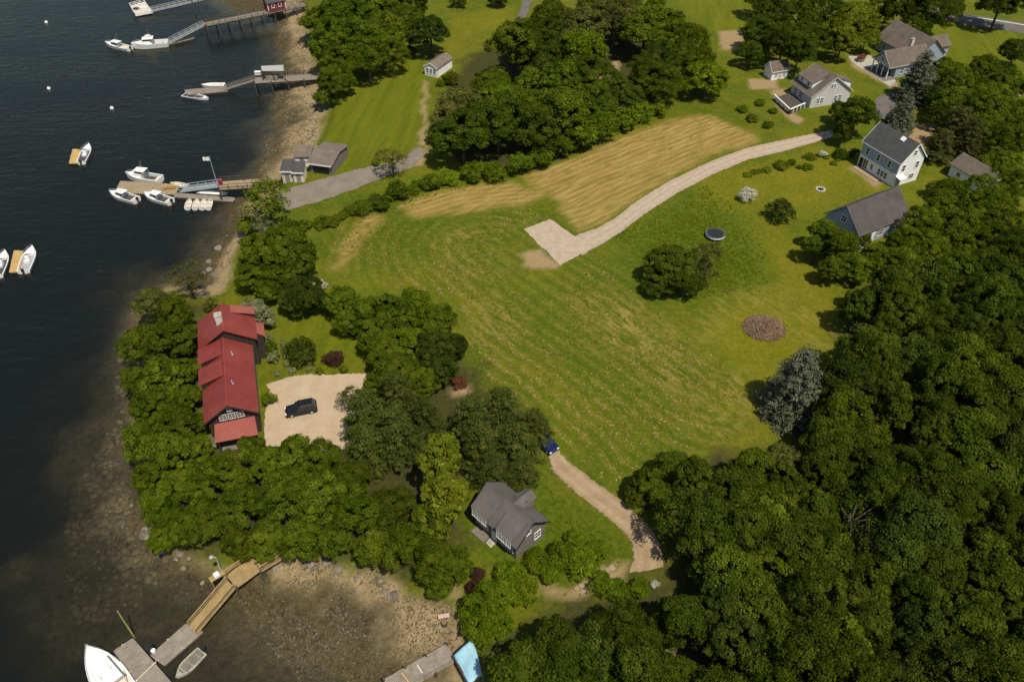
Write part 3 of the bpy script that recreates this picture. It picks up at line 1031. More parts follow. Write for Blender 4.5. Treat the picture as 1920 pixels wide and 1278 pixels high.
# --- the slate roofed cottage
Qc = (-5.22, 58.81, -46.1, 8.25, 5.75, 3.05, 5.65)
H = start_house('grey_cottage', 'small weathered grey cottage with a slate-coloured roof beside the dirt lane', Qc, 'cottage')
o = 0.4
gable_walls(MB(), o, 8.25 - o, o, 5.75 - o, 3.1, 5.5).build('wall', M_GREYSHING, H)
rf = gable_roof(MB(), 0, 8.25, 0, 5.75, 3.05, 5.65).build('roof', M_ROOFCOT, H)
fascia(H, 0, 8.25, 0, 5.75, 3.05, 5.65, M_BLACKP)
for a, b in ((0.5, 3.1), (4.9, 7.4)):
    dm = MB().hexa([(a, -0.1, 2.2), (b, -0.1, 2.2), (b, 2.2, 4.7), (a, 2.2, 4.7)], [(a, -0.1, 3.95), (b, -0.1, 3.95), (b, 2.2, 4.95), (a, 2.2, 4.95)]).build('dormer', M_GREYSHING, H)
    s = MB()
    slab(s, [(a - 0.15, -0.16, 4.02), (b + 0.15, -0.16, 4.02), (b + 0.2, 2.6, 5.42), (a - 0.2, 2.6, 5.42)], 0.1)
    s.build('dormer_roof', M_ROOFCOT, dm)
    for k in range(3):
        window(H, 'y-', a + (b - a) * (k + 0.5) / 3, 2.5, 0.6, 1.25, -0.1, (1, 2))
for x in (1.2, 2.4, 5.6, 6.8):
    window(H, 'y-', x, 0.9, 0.8, 1.1, 0.4, (1, 1))
door(H, 'y-', 4.0, 0.95, 2.0, 0.4, M_TRIM)
window(H, 'x+', 4.0, 1.1, 0.9, 1.2, 7.85, (1, 1))
window(H, 'x+', 2.4, 3.4, 0.7, 0.9, 7.85, (1, 1))
s = gable_walls(MB(), 3.6, 5.2, 3.6, 6.0, 4.4, 5.2, 3.2).build('rear_dormer', M_GREYSHING, H)
sl = MB()
slab(sl, [(3.4, 3.2, 4.6), (4.4, 3.2, 5.3), (4.4, 6.3, 5.3), (3.4, 6.3, 4.6)], 0.1)
slab(sl, [(4.4, 3.2, 5.3), (5.4, 3.2, 4.6), (5.4, 6.3, 4.6), (4.4, 6.3, 5.3)], 0.1)
sl.build('rear_dormer_roof', M_ROOFCOT, s)
for z0 in range(3):
    pass
st = MB()
for i in range(4):
    st.box(3.5, -0.35 - 0.3 * i, -0.5, 4.5, 0.4 - 0.3 * i, 0.2 - 0.17 * i)
st.build('front_step', M_STONE, H)
fp = MB().box(1.0, -0.9, -0.4, 3.3, 0.4, 0.15)
fp.build('side_deck', M_GREYSHING, H)

# --- the white two-storey house
Qw = (71.32, 146.99, -63.9, 10.33, 7.0, 5.4, 9.0)
H = start_house('white_house', 'two-storey white house with a charcoal roof and a small roof hatch', Qw)
o = 0.3
gable_walls(MB(), o, 10.33 - o, o, 7.0 - o, 5.3, 8.85).build('wall', M_WHITE, H)
MB().box(o + 0.02, o - 0.12, 2.75, 10.33 - o - 0.02, o + 0.05, 5.28).build('upper_shade_siding', M_SHADEBLUE, H)  # upper front toned blue-grey, its shade put into the colour
MB().box(o, o - 0.2, 2.62, 10.33 - o, o, 2.78).build('belt_trim', M_TRIM, H)
rf = gable_roof(MB(), 0, 10.33, 0, 7.0, 5.4, 9.0).build('roof', M_ROOFDK, H)
fascia(H, 0, 10.33, 0, 7.0, 5.4, 9.0, M_TRIM)
MB().hexa([(6.3, 2.6, 8.05), (7.3, 2.6, 8.05), (7.3, 3.2, 8.66), (6.3, 3.2, 8.66)], [(6.3, 2.55, 8.25), (7.3, 2.55, 8.25), (7.3, 3.15, 8.86), (6.3, 3.15, 8.86)]).build('roof_hatch', M_TRIM, rf)
for x in (1.9, 4.8, 7.7):
    window(H, 'y-', x, 3.35, 0.75, 1.35, o - 0.12, (0, 1))
window(H, 'y-', 3.9, 0.9, 0.6, 1.0, o, (0, 1))
for x in (5.9, 6.75, 7.6):
    window(H, 'y-', x, 0.75, 0.65, 1.2, o, (0, 1))
door(H, 'y-', 1.1, 1.0, 2.1, o, M_BROWNWALL)
window(H, 'y-', 2.2, 0.3, 1.1, 1.9, o, (1, 0), name='glazed_door')
for y in (1.6, 5.2):
    window(H, 'x+', y, 3.3, 0.75, 1.35, 10.33 - o, (0, 1))
for y in (4.3, 4.95):
    window(H, 'x+', y, 1.0, 0.55, 1.0, 10.33 - o, (0, 1))
door(H, 'x+', 1.2, 1.1, 2.0, 10.33 - o, M_GREYSOLE)
window(H, 'x+', 3.5, 6.4, 0.7, 1.0, 10.33 - o, (0, 1))
pp = MB()
slab(pp, [(10.0, 0.2, 2.5), (11.2, 0.2, 2.3), (11.2, 2.2, 2.3), (10.0, 2.2, 2.5)], 0.12)
pp.build('entry_canopy', M_TRIM, H)
st = MB().box(0.6, -1.3, -0.35, 7.0, o, 0.12)
st.build('wooden_terrace', M_TANWOOD, H)

# --- the grey-brown roofed barn house
Qb = (61.68, 116.91, 30.0, 13.4, 8.4, 3.1, 6.95)
H = start_house('barn_house', 'low house with a broad grey-brown roof and shade-toned blue-grey gable by the woods', Qb)
o = 0.35
gable_walls(MB(), o, 13.4 - o, o, 8.4 - o, 3.0, 6.8).build('wall', M_SHADEBLUE, H)  # the gable's blue shade is painted into the wall colour
gable_roof(MB(), 0, 13.4, 0, 8.4, 3.1, 6.95).build('roof', M_ROOFGB, H)
fascia(H, 0, 13.4, 0, 8.4, 3.1, 6.95, M_GREYSHING)
for y in (2.4, 5.9):
    window(H, 'x-', y, 0.9, 1.1, 1.3, o, (1, 1))
window(H, 'x-', 4.2, 3.6, 1.0, 1.2, o, (1, 1))
for x in (2.5, 6.5, 10.5):
    window(H, 'y-', x, 0.9, 1.1, 1.3, o, (1, 1))
door(H, 'y-', 4.6, 1.0, 2.1, o, M_TRIM)

# --- the house with the brown roof and dormer
Qd = (65.96, 180.22, -71.5, 8.5, 11.3, 2.95, 6.95)
H = start_house('dormer_house', 'pale grey house with a brown roof, white dormer and wedge-shaped garden deck', Qd)
o = 0.35
gable_walls(MB(), o, 8.5 - o, o, 11.3 - o, 2.85, 6.8).build('wall', M_GREYWALL, H)
rf = gable_roof(MB(), 0, 8.5, 0, 11.3, 2.95, 6.95).build('roof', M_ROOFBR, H)
fascia(H, 0, 8.5, 0, 11.3, 2.95, 6.95, M_GREYWALL)
dm = MB().hexa([(1.0, 1.2, 3.5), (6.2, 1.2, 3.5), (6.2, 4.6, 6.0), (1.0, 4.6, 6.0)], [(1.0, 1.2, 5.2), (6.2, 1.2, 5.2), (6.2, 4.6, 6.5), (1.0, 4.6, 6.5)]).build('dormer', M_WHITE, H)
s = MB()
slab(s, [(0.7, 0.8, 5.2), (6.5, 0.8, 5.2), (6.5, 5.2, 6.85), (0.7, 5.2, 6.85)], 0.12)
s.build('dormer_roof', M_ROOFBR, dm)
for x in (2.2, 4.8):
    window(H, 'y-', x, 4.0, 0.8, 0.8, 1.2, (0, 1))
dm = MB().hexa([(5.0, 7.4, 4.6), (8.0, 7.4, 4.6), (8.0, 10.4, 3.3), (5.0, 10.4, 3.3)], [(5.0, 7.4, 5.8), (8.0, 7.4, 5.8), (8.0, 10.4, 5.0), (5.0, 10.4, 5.0)]).build('dormer', M_WHITE, H)
s = MB()
slab(s, [(4.8, 6.9, 6.25), (8.2, 6.9, 6.25), (8.2, 10.7, 5.0), (4.8, 10.7, 5.0)], 0.12)
s.build('dormer_roof', M_ROOFBR, dm)
for y in (2.3, 3.3):
    window(H, 'x+', y, 0.9, 0.75, 1.25, 8.5 - o, (1, 1))
for y in (7.0, 8.2):
    window(H, 'x+', y, 0.9, 0.75, 1.25, 8.5 - o, (1, 1))
for y in (5.2, 5.9):
    window(H, 'x+', y, 4.2, 0.5, 0.9, 8.5 - o, (0, 1))
for x in (2.0, 4.2):
    window(H, 'y-', x, 0.9, 1.1, 1.3, o, (1, 1))

# its garden deck with a white rail
T = thing('garden_deck', 'brown planked garden deck with a white rail left of the dormer house', 'deck', (*G(1480, 190)[:2], hz(*G(1480, 190)[:2])))
b0 = T.location


def loc2(px, py, z=0.0):
    p = G(px, py, z)
    return Vector((p.x - b0.x, p.y - b0.y, z - b0.z))


dk = [loc2(1450, 184, 0.4), (loc2(1480, 212, 0.4)), loc2(1508, 200, 0.4), loc2(1488, 172, 0.4)]
MB().hexa([p - Vector((0, 0, 0.5)) for p in dk], dk).build('deck_floor', M_PILE, T)
for a, b in ((0, 1), (1, 2)):
    MB().bar(dk[a] + Vector((0, 0, 0.9)), dk[b] + Vector((0, 0, 0.9)), 0.28, 0.16).build('rail', M_WHITE, T)
    for i in range(5):
        p = dk[a].lerp(dk[b], i / 4)
        MB().box(p.x - 0.07, p.y - 0.07, p.z - 0.3, p.x + 0.07, p.y + 0.07, p.z + 0.82).build('post', M_WHITE, T)
st = MB()
for i in range(7):
    p = dk[3].lerp(dk[2], 0.35) + Vector((0.2, 0.5 + 0.2 * i, 0.1 + 0.2 * i))
    st.box(p.x - 0.8, p.y - 0.15, p.z, p.x + 0.8, p.y + 0.15, p.z + 0.08)
st.build('stair', M_OLDWOOD, T)

# --- the small white shed
Qs = (63.3, 186.86, 19.3, 5.1, 3.8, 2.2, 4.2)
H = start_house('garden_shed', 'small white shed with a brown roof beside a bare sandy patch', Qs, 'shed')
o = 0.25
gable_walls(MB(), o, 5.1 - o, o, 3.8 - o, 2.1, 4.1).build('wall', M_WHITE, H)
gable_roof(MB(), 0, 5.1, 0, 3.8, 2.2, 4.2, 0.12).build('roof', M_ROOFBR, H)
fascia(H, 0, 5.1, 0, 3.8, 2.2, 4.2, M_TRIM, 0.12)
for x in (1.5, 3.7):
    window(H, 'y-', x, 0.8, 0.6, 0.8, o, (1, 1))
door(H, 'y-', 2.6, 0.9, 1.9, o, M_GREYWALL)

# --- the brown roofed garage
Qg = (88.5, 142.87, -65.0, 8.6, 5.9, 2.65, 4.5)
H = start_house('garage', 'small garage with a plain brown roof half hidden behind the white house', Qg, 'garage')
o = 0.3
gable_walls(MB(), o, 8.6 - o, o, 5.9 - o, 2.6, 4.4).build('wall', M_WHITE, H)
gable_roof(MB(), 0, 8.6, 0, 5.9, 2.65, 4.5, 0.12).build('roof', M_ROOFBR, H)
fascia(H, 0, 8.6, 0, 5.9, 2.65, 4.5, M_GREYSHING, 0.12)
gd = MB().box(8.6 - o - 0.02, 1.6, 0.05, 8.6 - o + 0.05, 4.3, 2.2)
gd.build('garage_door', M_TRIM, H)
for x in (2.5, 5.5):
    window(H, 'y-', x, 0.9, 0.8, 0.9, o, (1, 0))

# --- the porch house
Qp = (91.84, 187.5, 20.7, 12.0, 6.6, 3.05, 6.1)
H = start_house('porch_house', 'pale house with rambling brown roofs and a columned gable porch', Qp)
o = 0.35
gable_walls(MB(), 2.6, 12.0, o, 6.6 - o, 2.95, 5.95).build('wall', M_SHADEBLUE, H)
rf = gable_roof(MB(), 0, 12.5, 0, 6.6, 3.05, 6.1).build('roof', M_ROOFBR, H)
fascia(H, 0, 12.4, 0, 6.6, 3.05, 6.1, M_GREYWALL)
MB().hexa([(0.25, 0.6, 2.85), (0.45, 0.6, 2.85), (0.45, 6.0, 2.85), (0.25, 6.0, 2.85)], [(0.25, 0.9, 3.1), (0.45, 0.9, 3.1), (0.45, 5.7, 3.1), (0.25, 5.7, 3.1)]).build('porch_beam', M_TRIM, H)
MB().quad((0.35, 0.6, 3.0), (0.35, 6.0, 3.0), (0.35, 3.3, 5.7)).build('porch_gable', M_GREYWALL, H)
window(H, 'x-', 3.3, 3.6, 0.9, 0.9, 0.34, (1, 1))
for y in (0.6, 2.4, 4.2, 6.0):
    MB().cyl((0.4, y), 0.16, -0.1, 2.9, 10).build('porch_column', M_TRIM, H)
MB().box(-1.2, -0.6, -0.4, 2.7, 7.2, 0.12).build('porch_floor', M_GREYSHING, H)
door(H, 'x-', 2.4, 1.0, 2.1, 2.6, M_BROWNWALL)
window(H, 'x-', 4.6, 0.8, 1.5, 1.4, 2.6, (1, 1))
bw = MB()


def ygable(mb_w, mb_r, x0, x1, y0, y1, he, hr, ov=0.4):
    xm = (x0 + x1) / 2
    for y, f in ((y0, 0), (y1, 1)):
        p = [(x0, y, -0.6), (x1, y, -0.6), (x1, y, he), (xm, y, hr), (x0, y, he)]
        mb_w.quad(*(p[::-1] if f else p))
    mb_w.quad((x0, y1, -0.6), (x0, y0, -0.6), (x0, y0, he), (x0, y1, he))
    mb_w.quad((x1, y0, -0.6), (x1, y1, -0.6), (x1, y1, he), (x1, y0, he))
    k = (hr - he) / (xm - x0)
    slab(mb_r, [(x0 - ov, y0 - ov, he - k * ov + .12), (xm, y0 - ov, hr + .12), (xm, y1 + ov, hr + .12), (x0 - ov, y1 + ov, he - k * ov + .12)], 0.15)
    slab(mb_r, [(xm, y0 - ov, hr + .12), (x1 + ov, y0 - ov, he - k * ov + .12), (x1 + ov, y1 + ov, he - k * ov + .12), (xm, y1 + ov, hr + .12)], 0.15)


w, r = MB(), MB()
ygable(w, r, 10.0, 19.0, 2.5, 16.5, 3.2, 7.0)
w.build('rear_wall', M_SHADEBLUE, H)
r.build('rear_roof', M_ROOFBR, H)
w, r = MB(), MB()
gable_walls(w, 18.5, 24.5, 6.4, 11.2, 2.8, 4.6)
gable_roof(r, 18.0, 24.9, 6.0, 11.6, 2.8, 4.8)
w.build('side_wing_wall', M_SHADEBLUE, H)
r.build('side_wing_roof', M_ROOFBR, H)
chimney(rf, 9.6, 4.9, 4.8, 7.0, 0.8, M_BRICK)
for y in (10.0, 13.5):
    window(H, 'x-', y, 1.0, 1.1, 1.3, 10.0, (1, 1))
for x in (4.5, 7.5):
    window(H, 'y-', x, 0.9, 1.0, 1.3, o, (1, 1))
# patio and its parasol
c = G(1605, 118)
T = thing('stone_terrace', 'pale stone terrace in front of the columned porch', 'terrace', (c.x, c.y, hz(c.x, c.y)))
b0 = T.location
cor = [loc2(1590, 106, 0.1), loc2(1604, 122, 0.1), loc2(1668, 162, 0.1), loc2(1680, 152, 0.1), loc2(1632, 104, 0.1)]
MB().hexa([p - Vector((0, 0, 0.5)) for p in cor], cor).build('paving', M_STONE, T)
c = G(1615, 108, 1.0)
T = thing('flowering_planter', 'round planter of rust-red flowers at the corner of the stone terrace', 'planter', (c.x, c.y, hz(c.x, c.y)))
MB().tube([(0, 0, 0), (0, 0, 0.7)], [0.8, 1.1], 14).build('pot', M_STONE, T)
PLANTER = T


# --- the little house above the mown lawn
c = G(806, 147)
Qh = (c.x, c.y, 62.0, 7.5, 4.2, 2.4, 3.5)
H = start_house('lawn_cottage', 'tiny white cottage with a plain grey-brown roof at the top of the mown lawn', (c.x + 2.0, c.y, 62.0, 7.5, 4.2), 'cottage')
gable_walls(MB(), .25, 7.25, .25, 3.95, 2.35, 3.4).build('wall', M_WHITE, H)
gable_roof(MB(), 0.1, 7.5, 0, 4.2, 2.4, 3.5, .12).build('roof', M_ROOFTAN, H)
for y in (1.1, 2.1, 3.1):
    window(H, 'x-', y, .8, .6, 1.1, .25, (0, 1))
door(H, 'y+', 2.0, .9, 1.95, 3.95, M_BROWNWALL)
for x in (3.8, 5.6):
    window(H, 'y+', x, .9, .9, 1.0, 3.95, (1, 0))
MB().bar((0.05, 0, 2.3), (0.05, 2.1, 3.4), .06, .2).bar((0.05, 4.2, 2.3), (0.05, 2.1, 3.4), .06, .2).build('fascia', M_TRIM, H)

# --- sheds at the landing
def small_shed(name, label, px0, px1, py, depth, hf, hb, wallm, roofm, edge=True, cat='shed'):
    a, b = G(px0, py), G(px1, py)
    z = hz((a.x + b.x) / 2, a.y + depth / 2)
    T = thing(name, label, cat, (a.x, a.y, z))
    w = b.x - a.x
    MB().hexa([(0, 0, -0.4), (w, 0, -0.4), (w, depth, -0.4), (0, depth, -0.4)], [(0, 0, hf), (w, 0, hf), (w, depth, hb), (0, depth, hb)]).build('wall', wallm, T)
    s = MB()
    k = (hb - hf) / depth
    slab(s, [(-0.2, -0.3, hf - .3 * k + .12), (w + .2, -0.3, hf - .3 * k + .12), (w + .2, depth + .2, hb + .2 * k + .12), (-0.2, depth + .2, hb + .2 * k + .12)], 0.1)
    s.build('roof', roofm, T)
    if edge:
        MB().bar((-0.2, -0.34, hf - .3 * k + .06), (w + .2, -0.34, hf - .3 * k + .06), 0.06, 0.25).build('fascia', M_TRIM, T)
    d = MB().box(w * 0.3, -0.05, 0.02, w * 0.3 + 0.85, 0.03, 1.9)
    d.build('door', M_OLDWOOD, T)
    return T


small_shed('waterfront_shed', 'pale shed with a dark roof at the head of the grey lane, nearest the beach', 531, 550, 341, 3.2, 2.5, 3.2, M_GREYWALL, M_ROOFDK)
small_shed('waterfront_shed', 'tan shed with a dark roof squeezed against the pale shed at the landing', 552, 571, 342, 3.0, 2.3, 2.9, M_CREAM, M_ROOFDK)
small_shed('lean_to_shed', 'low grey lean-to beside the broad boathouse', 556, 584, 312, 3.6, 2.3, 2.7, M_WHITE, M_ROOFTAN, False)
c = G(580, 297, 2.6)
T = thing('boathouse', 'broad boathouse with a weathered tan roof at the edge of the lawn', 'boathouse', (c.x, c.y - 1.0, hz(c.x + 2, c.y + 2)), R(-14))
gable_walls(MB(), 0, 5.0, 0, 8.0, 2.3, 3.1).build('wall', M_GREYSHING, T)
s = MB()
slab(s, [(-0.3, -0.5, 2.35), (5.3, -0.5, 2.35), (5.3, 4.0, 3.3), (-0.3, 4.0, 3.3)], 0.14)
slab(s, [(-0.3, 4.0, 3.3), (5.3, 4.0, 3.3), (5.3, 8.4, 2.4), (-0.3, 8.4, 2.4)], 0.14)
s.build('roof', M_ROOFTAN, T)
MB().box(0.8, -0.06, 0.0, 4.2, 0.03, 2.0).build('boathouse_door', M_BLACKP, T)
MB().box(-0.1, -0.55, 2.05, 5.1, -0.48, 2.32).build('fascia', M_TRIM, T)


# ------------------------------------------------------------------ docks
def planks(mb, a, b, width, step=0.22, th=0.06, gap=0.02):
    a, b = Vector(a), Vector(b)
    d = b - a
    n = max(1, int(d.length / step))
    side = Vector((d.y, -d.x, 0)).normalized() * (width / 2)
    for i in range(n):
        p, q = a + d * (i / n), a + d * ((i + 1) / n) - d.normalized() * gap
        j = random.uniform(-0.04, 0.04)
        s = side * (1 + j / width)
        mb.hexa([p - s - Vector((0, 0, th)), p + s - Vector((0, 0, th)), q + s - Vector((0, 0, th)), q - s - Vector((0, 0, th))], [p - s, p + s, q + s, q - s])
    return mb


def side_of(a, b):
    d = Vector(b) - Vector(a)
    return Vector((d.y, -d.x, 0)).normalized()


def pier(name, label, a, b, width, m, cat='pier', pile_step=3.2, rails=(), rail_m=None, rail_h=1.05, group=None):
    a, b = Vector(a), Vector(b)
    T = thing(name, label, cat, (a.x, a.y, hz(a.x, a.y)), 0, group)
    o = Vector(T.location)
    la, lb = a - o, b - o
    planks(MB(), la, lb, width).build('deck_boards', m, T, kind='stuff')
    s = side_of(a, b)
    dz = Vector((0, 0, 0.2))
    for k in (-0.42, 0, 0.42):
        MB().bar(la + s * width * k - dz, lb + s * width * k - dz, 0.12, 0.26).build('stringer', M_PILE, T)
    n = max(1, int((b - a).length / pile_step))
    for i in range(n + 1):
        p = a.lerp(b, i / n)
        for k in (-0.46, 0.46):
            q = p + s * width * k
            gz = hz(q.x, q.y) - 0.5
            if gz < q.z - 0.3:
                MB().tube([(q.x - o.x, q.y - o.y, gz - o.z), (q.x - o.x, q.y - o.y, q.z - o.z + 0.25)], [0.17, 0.15], 8).build('pile', M_PILE, T)
    for k in rails:
        rail(T, la + s * width * 0.48 * k, lb + s * width * 0.48 * k, rail_m or m, rail_h)
    return T


def rail(T, a, b, m, h=1.05, step=1.8):
    n = max(1, int((b - a).length / step))
    for i in range(n + 1):
        p = a.lerp(b, i / n)
        MB().box(p.x - 0.05, p.y - 0.05, p.z - 0.1, p.x + 0.05, p.y + 0.05, p.z + h).build('rail_post', m, T)
    MB().bar(a + Vector((0, 0, h)), b + Vector((0, 0, h)), 0.14, 0.06).build('hand_rail', m, T)
    MB().bar(a + Vector((0, 0, h * 0.5)), b + Vector((0, 0, h * 0.5)), 0.05, 0.1).build('mid_rail', m, T)


def gangway(name, label, a, b, width, m, railm=None, h=1.0, truss=True):
    a, b = Vector(a), Vector(b)
    T = thing(name, label, 'gangway', (b.x, b.y, b.z))
    la, lb = a - b, Vector((0, 0, 0))
    planks(MB(), la, lb, width, 0.25).build('deck_boards', m, T, kind='stuff')
    s = side_of(a, b)
    for k in (-0.5, 0.5):
        p, q = la + s * width * k, lb + s * width * k
        MB().bar(p, q, 0.1, 0.2).build('side_beam', railm or m, T)
        rail(T, p, q, railm or m, h, 1.6)
    return T


def quad_float(name, label, corners, m, ztop=-2.05, th=0.55, step=0.24, group=None, edge=None):
    """a moored float: four corners given in order, boards laid across the first side"""
    c = [Vector(G(px, py, ztop)) for px, py in corners]
    o = (c[0] + c[1] + c[2] + c[3]) / 4
    T = thing(name, label, 'float', (o.x, o.y, WATER), 0, group)
    l = [p - Vector((o.x, o.y, WATER)) for p in c]
    dn = Vector((0, 0, th))
    cen = sum(l, Vector()) / 4
    ins = [p.lerp(Vector((cen.x, cen.y, p.z)), 0.03) - Vector((0, 0, 0.06)) for p in l]
    MB().hexa([p - dn for p in ins], ins).build('float_body', M_PILE, T)
    mb = MB()
    n = max(2, int((l[1] - l[0]).length / step))
    for i in range(n):
        t0, t1 = i / n, (i + 0.86) / n
        q = [l[0].lerp(l[1], t0), l[0].lerp(l[1], t1), l[3].lerp(l[2], t1), l[3].lerp(l[2], t0)]
        mb.hexa([p - Vector((0, 0, 0.05)) for p in q], q)
    mb.build('deck_boards', m, T, kind='stuff')
    for i in range(4):
        MB().bar(l[i] - Vector((0, 0, 0.04)), l[(i + 1) % 4] - Vector((0, 0, 0.04)), 0.14, 0.2).build('edge_beam', edge or m, T)
    for i in range(4):
        p = l[i].lerp(l[(i + 1) % 4], 0.5)
        MB().box(p.x - 0.2, p.y - 0.06, p.z, p.x + 0.2, p.y + 0.06, p.z + 0.12).build('cleat', M_ALU, T)
    return T


# the long pier at the top
pier('long_pier', 'long dark pier on many piles with a red shack near its landward end', G(384, 46, 0.8), G(572, 8, 0.8), 3.2, M_OLDWOOD, rails=(1, -1), rail_m=M_PILE, pile_step=3.0)
a, b = G(504, 24, 0.85), G(537, 17, 0.85)
T = thing('pier_shack', 'red shack with white trim standing on the long pier', 'shack', a, math.atan2(b.y - a.y, b.x - a.x))
w = (b - a).length
gable_walls(MB(), 0, w, 0, 3.6, 2.6, 3.9, 0.0).build('wall', M_REDSHED, T)
gable_roof(MB(), -0.3, w + .3, -0.3, 3.9, 2.5, 4.1, 0.12).build('roof', M_ROOFDK, T)
for x in (0.06, w - 0.06):
    MB().box(x - 0.1, -0.05, 0, x + 0.1, 0.05, 2.6).build('corner_trim', M_TRIM, T)
for x in (w * 0.3, w * 0.68):
    window(T, 'y-', x, 1.1, 0.7, 0.9, 0.0, (0, 0))
gangway('pier_gangway', 'steep railed gangway from the long pier down to the cruiser', G(382, 47, 0.8), G(318, 80, -1.95), 1.3, M_OLDWOOD, M_ALU)
quad_float('boat_float', 'narrow grey float behind the big cruiser under the long pier', [(305, 80), (362, 68), (364, 72), (308, 85)], M_OLDWOOD)
gangway('raft_gangway', 'pale gangway running from the white raft toward the top edge', G(392, -4, 0.2), G(284, 21, -1.95), 1.3, M_OLDWOOD, M_ALU)
quad_float('white_raft', 'white railed raft cluttered with gear near the top edge', [(244, 12), (272, 4), (286, 24), (254, 30)], M_CREAM, edge=M_WHITE)
c = G(268, 14, -2.0)
T = thing('gear_box', 'white gear locker on the raft near the top edge', 'box', c, R(20))
MB().box(-1.1, -0.7, 0, 1.1, 0.7, 1.0).build('box_body', M_WHITE, T)
MB().box(-1.15, -0.75, 1.0, 1.15, 0.75, 1.1).build('lid', M_CREAM, T)
rc = [G(244, 12, -2.05), G(272, 4, -2.05), G(286, 24, -2.05), G(254, 30, -2.05)]
T = thing('raft_railing', 'white railing round the seaward sides of the raft near the top edge', 'railing', (rc[0].x, rc[0].y, -2.05))
for i_, j_ in ((0, 1), (3, 0), (3, 2)):
    rail(T, rc[i_] - rc[0], rc[j_] - rc[0], M_WHITE, .9, 1.5)
T = thing('folded_nets', 'dark heap of folded nets on the raft near the top edge', 'nets', G(255, 18, -2.05))
mb = MB()
for i_ in range(60):
    a_, r_ = random.uniform(0, 6.28), random.uniform(0, .9)
    p_ = Vector((r_ * math.cos(a_), r_ * math.sin(a_), .1 + .4 * (1 - r_)))
    q_ = p_ + Vector((random.uniform(-.5, .5), random.uniform(-.5, .5), random.uniform(-.1, .15)))
    mb.bar(p_, q_, .12)
mb.build('net_heap', M_PILE, T)
MB().tube([(-1.0, .2, .12), (-.3, .9, .2), (.5, .8, .15), (1.0, .1, .12)], .05, 5).build('rope', M_CREAM, T)
# mooring pilings at the pier head
for i, (px, py, hgt, lab) in enumerate([(380, 32, 8.0, 'tall slender piling at the seaward end of the long pier'), (366, 26, 7.0, 'tall slender piling standing just off the long pier head')]):
    c = G(px, py, WATER)
    T = thing('mooring_pile', lab, 'piling', (c.x, c.y, -6.5), 0, 'pilings off the long pier')
    MB().tube([(0, 0, 0), (0, 0, 6.5 - 2.5 + hgt)], [0.2, 0.15], 8).build('shaft', M_PILE, T)
    MB().cyl((0, 0), 0.2, 6.5 - 2.5 + hgt, 6.5 - 2.5 + hgt + 0.15, 8).build('cap', M_OLDWOOD, T)

# second pier with the canopy
pier('canopy_pier', 'short pier carrying a pale metal canopy', G(478, 151, 0.6), G(600, 143, 0.3), 3.4, M_OLDWOOD, rails=(-1,), rail_m=M_PILE)
c = [G(490, 124, 3.4), G(531, 122, 3.4), G(532, 133, 3.0), G(491, 133, 3.0)]
T = thing('pier_canopy', 'pale metal canopy roof on posts over the short pier', 'canopy', (c[3].x, c[3].y, 0.6))
b0 = T.location
q = [Vector((p.x - b0.x, p.y - b0.y, p.z - b0.z)) for p in c]
s = MB().hexa([p - Vector((0, 0, 0.1)) for p in (q[3], q[2], q[1], q[0])], [q[3], q[2], q[1], q[0]])
for i in range(12):
    s.bar(q[0].lerp(q[1], i / 11) + Vector((0, 0, 0.03)), q[3].lerp(q[2], i / 11) + Vector((0, 0, 0.03)), 0.06, 0.06)
s.build('canopy_roof', M_PALEMETAL, T)
for p in (q[0], q[1], q[2], q[3], q[3].lerp(q[2], .5)):
    MB().box(p.x - 0.08, p.y - 0.08, -0.1, p.x + 0.08, p.y + 0.08, p.z - 0.1).build('canopy_post', M_PILE, T)
MB().box(q[3].x + 0.5, q[3].y + 0.3, 0.0, q[2].x - 2.0, q[3].y + 1.4, 0.9).build('counter', M_OLDWOOD, T)
c = G(484, 140, 0.6)
T = thing('dock_box', 'small white dock box at the seaward corner of the canopy pier', 'box', c)
MB().box(-0.7, -0.4, 0, 0.7, 0.4, 0.7).build('box_body', M_WHITE, T)
MB().box(-0.75, -0.45, 0.7, 0.75, 0.45, 0.8).build('lid', M_TRIM, T)
gangway('canopy_gangway', 'narrow gangway dropping from the canopy pier to its float', G(476, 151, 0.6), G(424, 167, -1.95), 1.2, M_OLDWOOD, M_OLDWOOD)
quad_float('boat_float', 'grey-brown float at the foot of the canopy pier gangway', [(346, 169), (424, 162), (427, 171), (352, 178)], M_OLDWOOD)

# third pier, the busy one
pier('busy_pier', 'brown plank pier reaching out from the landing below the light-green tree', G(412, 348, 0.4), G(500, 342, 0.1), 3.2, M_TANWOOD, rails=(1, -1), rail_m=M_PILE)
gangway('aluminium_gangway', 'long grey aluminium gangway between the brown pier and the tan float', G(414, 347, 0.4), G(340, 357, -1.95), 1.4, M_ALU, M_ALU)
quad_float('tan_float', 'big tan plank float with boats tied along both sides', [(226, 340), (288, 343), (284, 364), (217, 360)], M_TANWOOD, step=0.3)
quad_float('tan_float', 'second tan plank float between the big float and the aluminium gangway', [(290, 343), (334, 348), (330, 364), (286, 364)], M_TANWOOD, step=0.3)
quad_float('finger_float', 'long thin grey float running shoreward beside four dinghies', [(330, 362), (440, 371), (437, 378), (326, 369)], M_OLDWOOD)
c = G(398, 364, -1.9)
T = thing('kayak_rack', 'long low rack of white kayaks on the thin grey float', 'rack', c, R(-6))
for i in range(4):
    MB().bar((-3 + 2 * i, -0.4, 0), (-3 + 2 * i, 0.4, 0), 0.08, 0.3).build('bearer', M_OLDWOOD, T)
for y in (-0.25, 0.3):
    MB().tube([(-3.2, y, 0.25), (-2.2, y, 0.32), (0, y, 0.36), (2.2, y, 0.32), (3.2, y, 0.25)], [0.04, 0.22, 0.3, 0.22, 0.04], 8).build('kayak_hull', M_WHITE, T, smooth=True)
